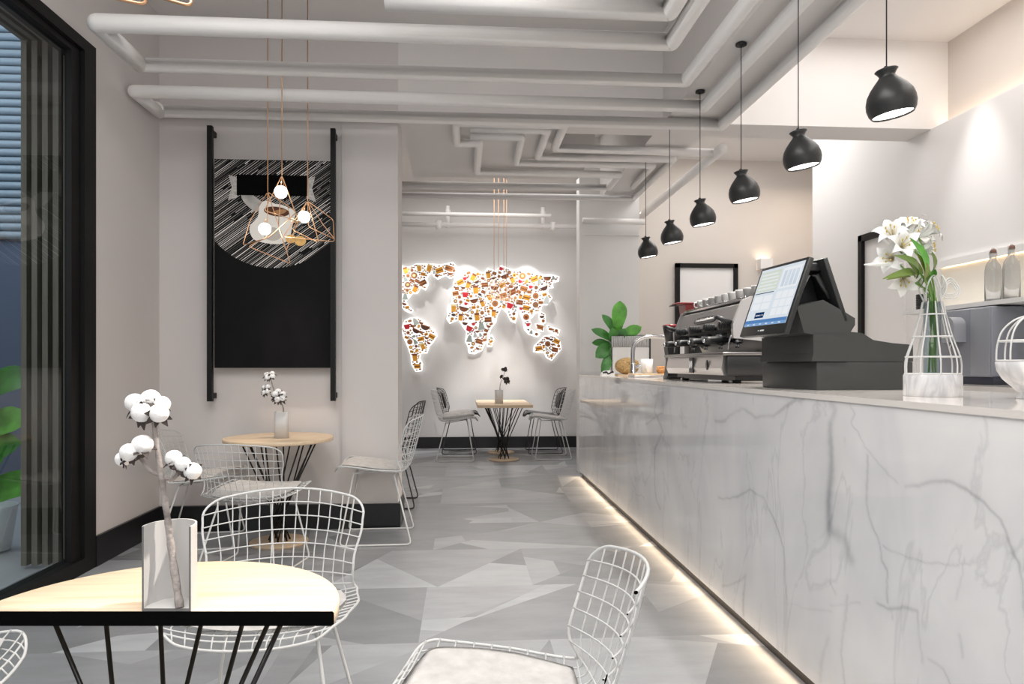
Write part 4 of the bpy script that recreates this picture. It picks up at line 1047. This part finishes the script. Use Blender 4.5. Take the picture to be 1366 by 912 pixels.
for k in range(5): mb.tube([(-.09+.045*k, -.075+abs(k-2)*.012, .10), (-.075+.045*k, -.05+abs(k-2)*.012, .155-abs(k-2)*.01)], .006, 6)
o = mb.build('bread_loaf', 'bread'); o.location = (1.70, 7.14, 1.1675); tag(o, 'round brown crusty loaf behind the chrome tap', 'bread')
tb = thing('serving_tray', (1.66, 6.20, 1.152), 'pale tray with wooden top next to the espresso machine', 'tray')
MB().bbox(-.15, .17, -.12, .12, 0, .02, .004).build('base', 'steel2', tb); MB().bbox(-.15, .17, -.12, .12, .02, .034, .004).build('wooden_top', 'board_wood', tb)
mb = MB(); mb.lathe([(.042, 0), (.05, .01), (.055, .13), (.052, .13), (.046, .012), (.001, .01)], 28, caps=False); mb.tube(catmull([(-.02, -.05, .03), (-.03, -.075, .05), (-.03, -.075, .09), (-.02, -.053, .11)], 4), .006, 7)
o = mb.build('mug', 'white'); o.location = (1.66, 6.22, 1.186); tag(o, 'tall white mug on the tray beside the espresso machine', 'mug')
mb = MB(); mb.lathe([(.03, 0), (.045, .02), (.05, .045), (.046, .045), (.02, .02), (.0, .018)], 20, caps=False)
for k in range(10): mb.ball((.03*math.cos(k*2.4), .03*math.sin(k*2.4), .045+.008*(k % 2)), .015, 8)
o = mb.build('snack_basket', 'basket'); o.location = (1.775, 6.15, 1.186); tag(o, 'small brown basket of biscuits on the tray beside the white mug', 'basket')
nk = thing('folded_cloth', (1.50, 7.18, 1.152), 'black and white striped folded cloth at the far corner of the counter', 'cloth')
mb = MB(); mb.prism([(-.07, 0), (.07, 0), (.065, .03), (.02, .055), (-.03, .05), (-.065, .025)], 1, -.05, .05); mb.build('fabric', 'white', nk)
mb = MB(); mb.tube(catmull([(-.06, -.052, .03), (-.02, -.052, .04), (.0, -.052, .02), (.05, -.052, .045)], 4), .007, 6); mb.box(-.055, -.02, -.053, -.05, .025, .04); mb.box(.02, .055, -.053, -.05, .03, .045); mb.build('stripe', 'dark', nk)

# ------------------------------------------------------------------ wire vases on the counter
def cage(mb, levels, nw, r=.0028, rings=(), tw=0.):
    for i in range(nw):
        a = 2*PI*i/nw+.2; P = [(rr*math.cos(a+tw*k), rr*math.sin(a+tw*k), z) for k, (rr, z) in enumerate(levels)]
        mb.tube(catmull(P, 5), r, 7)
    for rr, z in rings: mb.tube([(rr*math.cos(2*PI*k/32), rr*math.sin(2*PI*k/32), z) for k in range(32)], r, 7, closed=True)
lv = thing('wire_vase', (1.64, 2.34, 1.152), 'white wire cage vase on a marble base holding the lilies', 'vase')
MB().lathe([(.094, 0), (.096, .002), (.096, .073), (.093, .076)], 48).build('marble_base', 'marble_s', lv)
mb = MB(); cage(mb, [(.092, .074), (.09, .13), (.063, .21), (.043, .285), (.033, .33)], 9, .0028, [(.091, .078), (.0885, .137), (.064, .207), (.043, .285)]); mb.build('wire_cage', 'wwire', lv)
mb = MB()
for i in range(4):
    a = i*PI/2+.3; P = [(.033*math.cos(a), .033*math.sin(a), .33), (.048*math.cos(a+.3), .048*math.sin(a+.3), .38), (.030*math.cos(a+.8), .03*math.sin(a+.8), .42), (.04*math.cos(a+1.3), .04*math.sin(a+1.3), .38), (.033*math.cos(a+1.57), .033*math.sin(a+1.57), .33)]
    mb.tube(catmull(P, 6), .0026, 7)
for rr in (.036, .028, .02): mb.tube([(.055+rr*math.cos(2*PI*k/24), -.02+.01*math.sin(4*PI*k/24), .375+rr*math.sin(2*PI*k/24)) for k in range(24)], .0022, 6, closed=True)
mb.build('wire_loops', 'wwire', lv)
mb = MB(); mb.lathe([(.030, .077), (.030, .33), (.028, .33), (.028, .080), (.0005, .080)], 28, caps=False); mb.build('glass_tube', 'clearthin', lv)
FB = Vector((1.64, 2.34, 1.235))
ly = thing('lily_bouquet', FB, 'bunch of white lilies with long green leaves in the wire vase', 'flowers')
heads = [((-0.1713, -0.0378, 0.4721), (-.6, -.6, .5)), ((-0.0678, 0.0251, 0.5063), (-.1, -.5, .9)), ((-0.0071, 0.0208, 0.4957), (.6, -.5, .5)), ((-0.1555, -0.0088, 0.3944), (-.8, -.6, 0)), ((-0.1667, -0.0882, 0.4251), (-.2, -1, .3)), ((-0.0045, 0.0406, 0.4382), (.7, -.6, .1)), ((-0.0889, 0.0266, 0.3291), (-.4, -.8, -.5)), ((-0.0053, 0.0808, 0.4828), (.1, -.8, .5))]
for i, (c, dr) in enumerate(heads):
    c = Vector(c); dv = Vector(dr).normalized(); mb = MB()
    s0 = Vector((.012*math.cos(i*2.1), .012*math.sin(i*2.1), -.0)); neck = Vector((.01*math.cos(i), .01*math.sin(i), .26))
    mb.tube(catmull([s0, (s0+neck)/2, neck, (neck+c)/2+Vector((0, 0, .01)), c-dv*.03], 5), .0032, 7); st = mb.build('flower_stem', 'stem', ly)
    mb = MB(); a = dv.orthogonal().normalized(); b = dv.cross(a)
    for k in range(6):
        an = k*PI/3+i; rad_ = a*math.cos(an)+b*math.sin(an); L = .068 if k % 2 else .062
        base = c-dv*.028; vs = []; n = 7
        for q in range(n+1):
            s = q/n; r_ = .004+L*(s**1.5)*.85; h = -.0+.062*math.sin(s*2.1)*.95; w_ = .019*math.sin(PI*min(.999, s**.75+.02))**.8 if q < n else .001
            cc = base+rad_*r_+dv*h; sd = rad_.cross(dv)
            vs += [cc-sd*w_, cc-dv*.003, cc+sd*w_]
        fs = []
        for q in range(n): o_ = q*3; fs += [(o_, o_+1, o_+4, o_+3), (o_+1, o_+2, o_+5, o_+4)]
        m_ = len(vs); vs += [v-dv*.0012 for v in vs]; fs += [tuple(x+m_ for x in reversed(f)) for f in fs]
        mb.add(vs, fs, 0, True)
    hd = mb.build('lily_head', 'petal', ly)
    mb = MB()
    for k in range(5):
        an = k*1.26; e_ = c+dv*.035+(a*math.cos(an)+b*math.sin(an))*.014; mb.tube([c-dv*.02, e_], .0009, 4); mb.ball(e_, .003, 6, sc=(1, 1, 1.6))
    mb.build('stamens', mat('pollen', (.55, .42, .12), .8) if i == 0 else bpy.data.materials['pollen'], hd)
for p0, p1, r_ in (((-0.1166, -0.0116, 0.3762), (-0.2718, -0.0407, 0.3679), .007), ((-0.0595, -0.0156, 0.4985), (-0.0804, -0.0542, 0.5240), .006), ((-0.1633, -0.0083, 0.4335), (-0.2080, -0.0452, 0.4626), .006)):
    a, b = Vector(p0), Vector(p1); mb = MB(); mb.tube([a, a.lerp(b, .3), a.lerp(b, .7), b], [.003, r_*.8, r_, r_*.35], 9); mb.build('bud', 'petal', ly)
for i, (p0, p1, w_) in enumerate([((-0.0491, -0.0164, 0.3086), (-0.1863, -0.1570, 0.4668), 0.034), ((-0.0699, -0.0149, 0.3242), (-0.2497, -0.1726, 0.4073), 0.030), ((-0.0751, -0.0145, 0.3294), (-0.2859, -0.1700, 0.3323), 0.028), ((-0.0124, 0.0211, 0.3291), (-0.0755, -0.1047, 0.4234), 0.025),
        ((-0.0045, 0.0406, 0.3316), (-0.0336, -0.0676, 0.3588), 0.023), ((-0.0152, 0.0414, 0.3103), (-0.1077, -0.0022, 0.4247), 0.039), ((-0.0258, 0.0421, 0.3422), (-0.1771, -0.0173, 0.3385), 0.023), ((-0.0465, 0.0035, 0.2926), (-0.1449, -0.1299, 0.4158), 0.034)]):
    a, b = Vector(p0), Vector(p1); mb = MB(); leaf_mb(mb, a, b, w_, up=(0, -1, .3), curl=.12, n=8, fold=.2); mb.build('leaf', 'leaf' if i in (0, 4) else mat('lily_leaf_%d' % i, (.13+.01*i, .24, .04), .4), ly)
lv.scale = (.94, .94, 1)
w2 = thing('wire_vase', (1.84, 2.13, 1.152), 'white wire dome vase on a round marble bowl at the right edge', 'vase')
MB().lathe([(.050, 0), (.052, .004), (.046, .018), (.060, .035), (.088, .062), (.104, .09), (.108, .118), (.104, .12)], 44).build('marble_bowl', 'marble_s', w2)
mb = MB(); cage(mb, [(.104, .12), (.102, .17), (.088, .22), (.055, .255), (.012, .272)], 8, .0028, [(.104, .123), (.098, .187), (.012, .272)]); mb.build('wire_cage', 'wwire', w2)

# ------------------------------------------------------------------ right wall: shelf, bottles, dispenser, door frames, wall lamp
struct('trim_7', MB().box(3.62, 3.84, 3.0, 5.55, 2.09, 2.12), 'wall_white') if False else None
sh = thing('wall_shelf', (3.67, 4.42, 1.66), 'long white shelf on the right wall carrying glass bottles', 'shelf')
MB().box(-.17, .168, -1.6, .95, 0, .03).build('board', 'white', sh)
mb = MB(); mb.box(.13, .168, -1.6, .95, .40, .43); mb.box(.13, .136, -1.6, .95, .375, .40); mb.build('light_rail', 'white', sh)
MB().box(.153, .166, -1.58, .93, .392, .40).build('light_strip', 'warmled', sh)
MB().box(.155, .168, -1.58, .93, .03, .37).build('back_panel', mat('shelf_back_cream', (.82, .78, .70), .5), sh)
bt0 = None
for x, y, lb in ((3.60, 4.52, 'clear glass swing-top bottle on the wall shelf, further of the two'), (3.60, 4.36, 'clear glass swing-top bottle on the wall shelf, nearer the right edge')):
    if bt0 is None:
        bt0 = thing('glass_bottle', (x, y, 1.69), lb, 'bottle')
        MB().lathe([(.046, 0), (.05, .006), (.05, .21), (.044, .25), (.022, .285), (.019, .325), (.022, .33), (.019, .335), (.016, .33), (.018, .285), (.040, .248), (.046, .21), (.046, .01), (.001, .008)], 28, caps=False).build('body', mat('bottle_glass', (.93, .94, .95), .05, trans=.85, ior=1.35), bt0)
        MB().lathe([(.018, .33), (.021, .338), (.019, .355), (.008, .36)], 16).build('stopper', mat('stopper_brown', (.20, .10, .07), .5), bt0)
        mb = MB(); mb.tube(catmull([(.022, 0, .30), (.028, 0, .33), (.012, 0, .362), (-.012, 0, .362), (-.028, 0, .33), (-.022, 0, .30)], 4), .0018, 6); mb.build('wire_bail', 'chrome', bt0)
        bt0['group'] = 'swing-top bottles on the wall shelf'
    else: dup(bt0, (x, y, 1.69), .2, lb)
cn = MB()
for k in range(7): cn.lathe([(.038, k*.018), (.042, k*.018+.004), (.042, k*.018+.014), (.038, k*.018+.018)], 20)
o = cn.build('ribbed_canister', 'dark'); o.location = (3.60, 5.26, 1.69); tag(o, 'dark ribbed canister at the far end of the wall shelf, behind the lilies', 'canister')
dp = thing('water_dispenser', (3.46, 4.60, 1.13), 'blue-grey water dispenser standing on the back counter below the shelf', 'water dispenser')
MB().bbox(0, .30, -.24, .27, .05, .52, .012).build('body', 'blue_grey', dp)
MB().bbox(.01, .30, -.25, .28, .0, .05, .006).build('base', mat('navy_base', (.03, .032, .05), .4), dp)
MB().bbox(-.008, .0, -.235, -.06, .06, .51, .003).build('side_panel', mat('blue_grey_mid', (.27, .285, .32), .3), dp)
P = [(.13, .29), (.13, .40)]+[(.065+.065*math.cos(a), .40+.065*math.sin(a)) for a in [PI*k/12 for k in range(13)]]+[(0, .29)]
mb = MB(); mb.prism([(a, b) for a, b in P[1:]]+[(.13, .29)], 0, -.09, 0); o = mb.build('spout_cover', 'blue_grey_l', dp); o.location = (0, -.01, 0)
MB().tube([(-.05, .08, .29), (-.05, .08, .25)], .012, 10).build('nozzle', 'chrome', dp)
MB().box(-.004, .0, .15, .17, .34, .38).build('status_label', 'white', dp)
# black door frames
df = thing('door_1', (3.14, 8.86, 0), None, None); df['kind'] = 'structure'
mb = MB(); mb.box(-.41, -.355, -.05, .0, 0, 2.57); mb.box(.355, .41, -.05, 0, 0, 2.57); mb.box(-.41, .41, -.05, 0, 2.515, 2.57); mb.build('door_frame', 'frame', df)
MB().box(-.355, .355, -.02, 0, 0, 2.515).build('door_leaf', 'wall_white', df)
df = thing('door_2', (3.84, 6.12, 0), None, None); df['kind'] = 'structure'
mb = MB(); mb.box(-.05, 0, .30, .36, 0, 2.50); mb.box(-.05, 0, -.36, .36, 2.44, 2.50); mb.build('door_frame', 'frame', df)
MB().box(-.015, 0, -.30, .30, 0, 2.44).build('door_leaf', 'wall_white', df)
wl = thing('wall_lamp', (3.90, 8.80, 2.57), 'small square wall lamp glowing upwards on the beige wall', 'wall lamp')
mb = MB(); mb.box(-.08, .08, -.06, -.055, -.07, .06); mb.box(-.08, -.075, -.055, .065, -.07, .06); mb.box(.075, .08, -.055, .065, -.07, .06); mb.box(-.075, .075, -.055, .065, -.07, -.065); mb.build('housing', 'wall_white', wl)
MB().box(-.06, .06, -.04, .04, .0, .02).build('glowing_element', emis('wall_lamp_glow', (1, .8, .58), 12.), wl)
# cove strip behind the right wall panel
cs = MB().box(3.925, 3.96, YB, 5.44, 3.142, 3.155).build('cove_light', emis('cove_led', (1, .82, .62), 13.)); tag(cs, 'hidden warm light strip along the ledge of the right wall', 'light')

# ------------------------------------------------------------------ illuminated map of food and drink pictures
def offset_poly(P, d):
    A_ = sum(P[i][0]*P[(i+1) % len(P)][1]-P[(i+1) % len(P)][0]*P[i][1] for i in range(len(P)))
    s = 1 if A_ > 0 else -1; out = []
    for i in range(len(P)):
        a, b, c = Vector(P[i-1]), Vector(P[i]), Vector(P[(i+1) % len(P)])
        n1 = Vector(((b-a).y, -(b-a).x)).normalized()*s; n2 = Vector(((c-b).y, -(c-b).x)).normalized()*s
        m_ = (n1+n2); m_ = m_.normalized() if m_.length > .2 else n1
        out.append(tuple(b+m_*d))
    return out
def inside(p, P):
    r = False; x, y = p
    for i in range(len(P)):
        (x1, y1), (x2, y2) = P[i-1], P[i]
        if (y1 > y) != (y2 > y) and x < (x2-x1)*(y-y1)/(y2-y1)+x1: r = not r
    return r
mpp = thing('world_map_light', (.3, 10.62, 2.1), 'glowing white world map covered in small food and drink pictures', 'wall art')
MC = [mat('icon_'+n_, c_, .6) for n_, c_ in [('amber', (.78, .36, .03)), ('brown', (.24, .07, .02)), ('dark_brown', (.09, .035, .02)), ('red', (.62, .02, .03)), ('sage', (.36, .41, .38)), ('cream', (.82, .66, .30)), ('tan', (.50, .20, .06)), ('cocoa', (.33, .15, .07)), ('pale_grey', (.60, .63, .60)), ('pink', (.75, .25, .32))]]
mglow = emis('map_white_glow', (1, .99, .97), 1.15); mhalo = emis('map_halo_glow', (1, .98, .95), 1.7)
def ml(mb):
    for i, v in enumerate(mb.v): mb.v[i] = (v[0]-.3, v[1]-10.62, v[2]-2.1)
    return mb
ri = random.Random(42)
def icon(mb, x, z, s, k):
    y0, y1 = 10.612, 10.6195; a = ri.uniform(-.5, .5); ca, sa_ = math.cos(a), math.sin(a)
    R = lambda P: [(x+(u*ca-v*sa_)*s, z+(u*sa_+v*ca)*s) for u, v in P]
    if k == 0:      # tall amber glass with pale foam
        mb.prism(R([(-.5, -.8), (.5, -.8), (.55, .8), (-.55, .8)]), 1, y0, y1, 0); mb.prism(R([(-.55, .5), (.55, .5), (.6, .9), (-.5, .95)]), 1, y0-.002, y0, ri.choice([5, 1]))
        mb.prism(R([(.55, -.4), (.95, -.3), (.95, .3), (.55, .4), (.55, .2), (.78, .15), (.78, -.15), (.55, -.2)]), 1, y0, y1, 0)
    elif k == 1:    # round biscuit
        mb.prism(R([(math.cos(t)*.75, math.sin(t)*.75) for t in [2*PI*q/14 for q in range(14)]]), 1, y0, y1, ri.choice([6, 7, 0])); mb.prism(R([(math.cos(t)*.35, math.sin(t)*.35) for t in [2*PI*q/10 for q in range(10)]]), 1, y0-.002, y0, ri.choice([5, 1, 7]))
    elif k == 2:    # half-round bowl
        mb.prism(R([(-1, .3), (1, .3)]+[(math.cos(t), .3+math.sin(t)*.9) for t in [-PI*q/10 for q in range(1, 10)]]), 1, y0, y1, ri.choice([1, 2, 1])); mb.prism(R([(-1.05, .28), (1.05, .28), (1.0, .45), (-1.0, .45)]), 1, y0-.002, y0, ri.choice([6, 2]))
    elif k == 3:    # red cup with handle
        mb.prism(R([(-.8, .5), (.8, .5), (.5, -.7), (-.5, -.7)]), 1, y0, y1, 3); mb.prism(R([(.75, .4), (1.2, .3), (1.1, -.2), (.6, -.3), (.62, -.1), (.9, -.05), (.95, .15), (.75, .2)]), 1, y0, y1, 3)
    elif k == 4:    # sage pot
        mb.prism(R([(-.35, .8), (.35, .8), (.8, -.8), (-.8, -.8)]), 1, y0, y1, ri.choice([4, 8, 4])); mb.prism(R([(-.15, .8), (.15, .8), (.1, 1.05), (-.1, 1.05)]), 1, y0, y1, 4)
    elif k == 5:    # slab of cake with layers
        c_ = ri.choice([(1, 6), (0, 1), (6, 1)])
        mb.prism(R([(-.85, -.6), (.85, -.6), (.85, .6), (-.85, .6)]), 1, y0, y1, c_[0]); mb.prism(R([(-.85, -.1), (.85, -.1), (.85, .1), (-.85, .1)]), 1, y0-.002, y0, c_[1])
    else:           # bean
        mb.prism(R([(math.cos(t)*.9, math.sin(t)*.55) for t in [2*PI*q/9 for q in range(9)]]), 1, y0, y1, ri.choice([2, 1, 6, 7, 4]))
for name, P_ in MAP.items():
    mb = MB(); mb.prism(P_, 1, 10.62, 10.64); pt = ml(mb).build(name, mglow, mpp)
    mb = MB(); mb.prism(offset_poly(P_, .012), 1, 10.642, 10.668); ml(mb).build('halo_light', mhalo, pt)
    xs = [p[0] for p in P_]; zz = [p[1] for p in P_]; pl_ = []
    mb = MB(); inn = offset_poly(P_, -.0)
    for size, tries, gap in ((.062, 1500, 1.7), (.036, 2500, 1.35), (.018, 3500, 1.2)):
        for _ in range(tries):
            x, z = ri.uniform(min(xs), max(xs)), ri.uniform(min(zz), max(zz)); s = size*ri.uniform(.85, 1.15)
            if not all(inside((x+dx*s*.8, z+dz*s*.8), inn) for dx, dz in ((1, 0), (-1, 0), (0, 1), (0, -1))): continue
            if any(math.hypot(x-a, z-b) < (s+c_)*gap*.62 for a, b, c_ in pl_): continue
            pl_.append((x, z, s))
            icon(mb, x, z, s, ri.choice([0, 0, 0, 5, 5, 2, 2, 4, 1, 1, 5, 3]) if size > .05 else (ri.choice([1, 1, 2, 5, 0, 4, 1, 6, 5, 3]) if size > .03 else ri.choice([6, 6, 1])))
    if mb.v: ml(mb).build('food_pictures', MC, pt)

# ------------------------------------------------------------------ light
sc = bpy.context.scene
wd = bpy.data.worlds.new('world'); sc.world = wd; wd.use_nodes = True
wd.node_tree.nodes['Background'].inputs[0].default_value = (1, .99, .985, 1); wd.node_tree.nodes['Background'].inputs[1].default_value = LW
def light(name, kind, loc, energy, col=(1, 1, 1), size=.1, size_y=None, tgt=None, spot=None, blend=.5):
    l = bpy.data.lights.new(name, kind); l.energy = energy; l.color = col
    if kind == 'AREA':
        l.size = size
        if size_y: l.shape = 'RECTANGLE'; l.size_y = size_y
    elif kind == 'SPOT': l.spot_size = math.radians(spot); l.spot_blend = blend; l.shadow_soft_size = size
    else: l.shadow_soft_size = size
    o = bpy.data.objects.new(name, l); C.objects.link(o); o.location = loc
    if tgt is not None: o.rotation_euler = (Vector(tgt)-Vector(loc)).to_track_quat('-Z', 'Y').to_euler()
    return o
WARM = (1, .87, .74); NEU = (1, .985, .965)
light('ceiling_fill_front', 'AREA', (-.4, 0.6, 3.88), 165, NEU, 2.6, 3.5)  # added fill under the ceiling, brightens the front of the room
light('ceiling_fill_counter', 'AREA', (3.0, 3.0, 3.88), 50, (1, .97, .945), 1.4, 4.5)  # added fill for the counter side, no real fitting
light('ceiling_fill_back', 'AREA', (.3, 9.0, 3.88), 40, NEU, 2.2, 2.0)  # added fill lifting the back of the room
light('ceiling_light_passage', 'AREA', (4.3, 8.1, 3.6), 8, (1, .84, .68), .7, .7)
light('ceiling_fill_kitchen', 'AREA', (3.0, 7.4, 3.88), 30, NEU, 1.2, 1.6)  # added fill for the space behind the counter
light('table_spot', 'SPOT', (.62, 1.72, 2.95), 320, (1, .93, .84), .05, tgt=(-.50, 1.55, .75), spot=24, blend=.6)
light('artwork_table_spot', 'SPOT', (-1.25, 4.85, 3.05), 110, WARM, .04, tgt=(-1.28, 5.12, .75), spot=38, blend=.6)
for x in (-.98, .05, .98): light('map_wall_spot', 'SPOT', (x, 10.28, 3.28), 75, NEU, .02, tgt=(x, 10.68, 1.7), spot=56, blend=.5)
light('map_table_spot', 'SPOT', (.5, 9.3, 3.1), 260, NEU, .05, tgt=(.5, 10.3, .9), spot=44, blend=.8)
for y in (2.66, 3.39, 4.11, 4.84, 5.57, 6.31): light('pendant_lamp_light', 'SPOT', (1.695, y, 2.235), 30, (1, .96, .9), .05, tgt=(1.64, y, 1.1), spot=115, blend=.6)
pl_ = light('plinth_light', 'AREA', (1.353, 4.15, .048), 17, (1, .76, .52), 7.4, .012, tgt=(0.353, 4.15, -.25))
pl_.data.spread = math.radians(110)
for y, e_ in ((4.93, 80), (3.5, 60), (5.95, 0)):
    if e_: light('right_wall_spot', 'SPOT', (3.52, y, 3.75), e_, NEU, .05, tgt=(3.84, y, 1.6), spot=46, blend=1.)
light('column_spot', 'SPOT', (2.24, 8.62, 3.3), 160, NEU, .02, tgt=(2.24, 8.86, 1.3), spot=22, blend=.5)
light('outside_light', 'AREA', (-5, 5.5, 4.2), 55, (.70, .84, 1), 2., 2., tgt=(-4.6, 7.4, 2.6))
light('outside_screen_fill', 'AREA', (-4.4, 2.2, 2.4), 9, (1, .95, .85), 1., 1., tgt=(-3.0, 4.6, 1.8))  # added unseen lamp, brightens the slats outside
sc.view_settings.view_transform = 'Standard'; sc.view_settings.look = 'None'; sc.view_settings.gamma = 1; sc.view_settings.use_curve_mapping = False
sc.view_settings.exposure = EXPO
sc.cycles.max_bounces = 8; sc.cycles.diffuse_bounces = 5; sc.cycles.glossy_bounces = 4; sc.cycles.transmission_bounces = 8; sc.cycles.transparent_max_bounces = 12
sc.cycles.sample_clamp_indirect = 6; sc.cycles.use_denoising = True; sc.cycles.caustics_reflective = False; sc.cycles.caustics_refractive = False
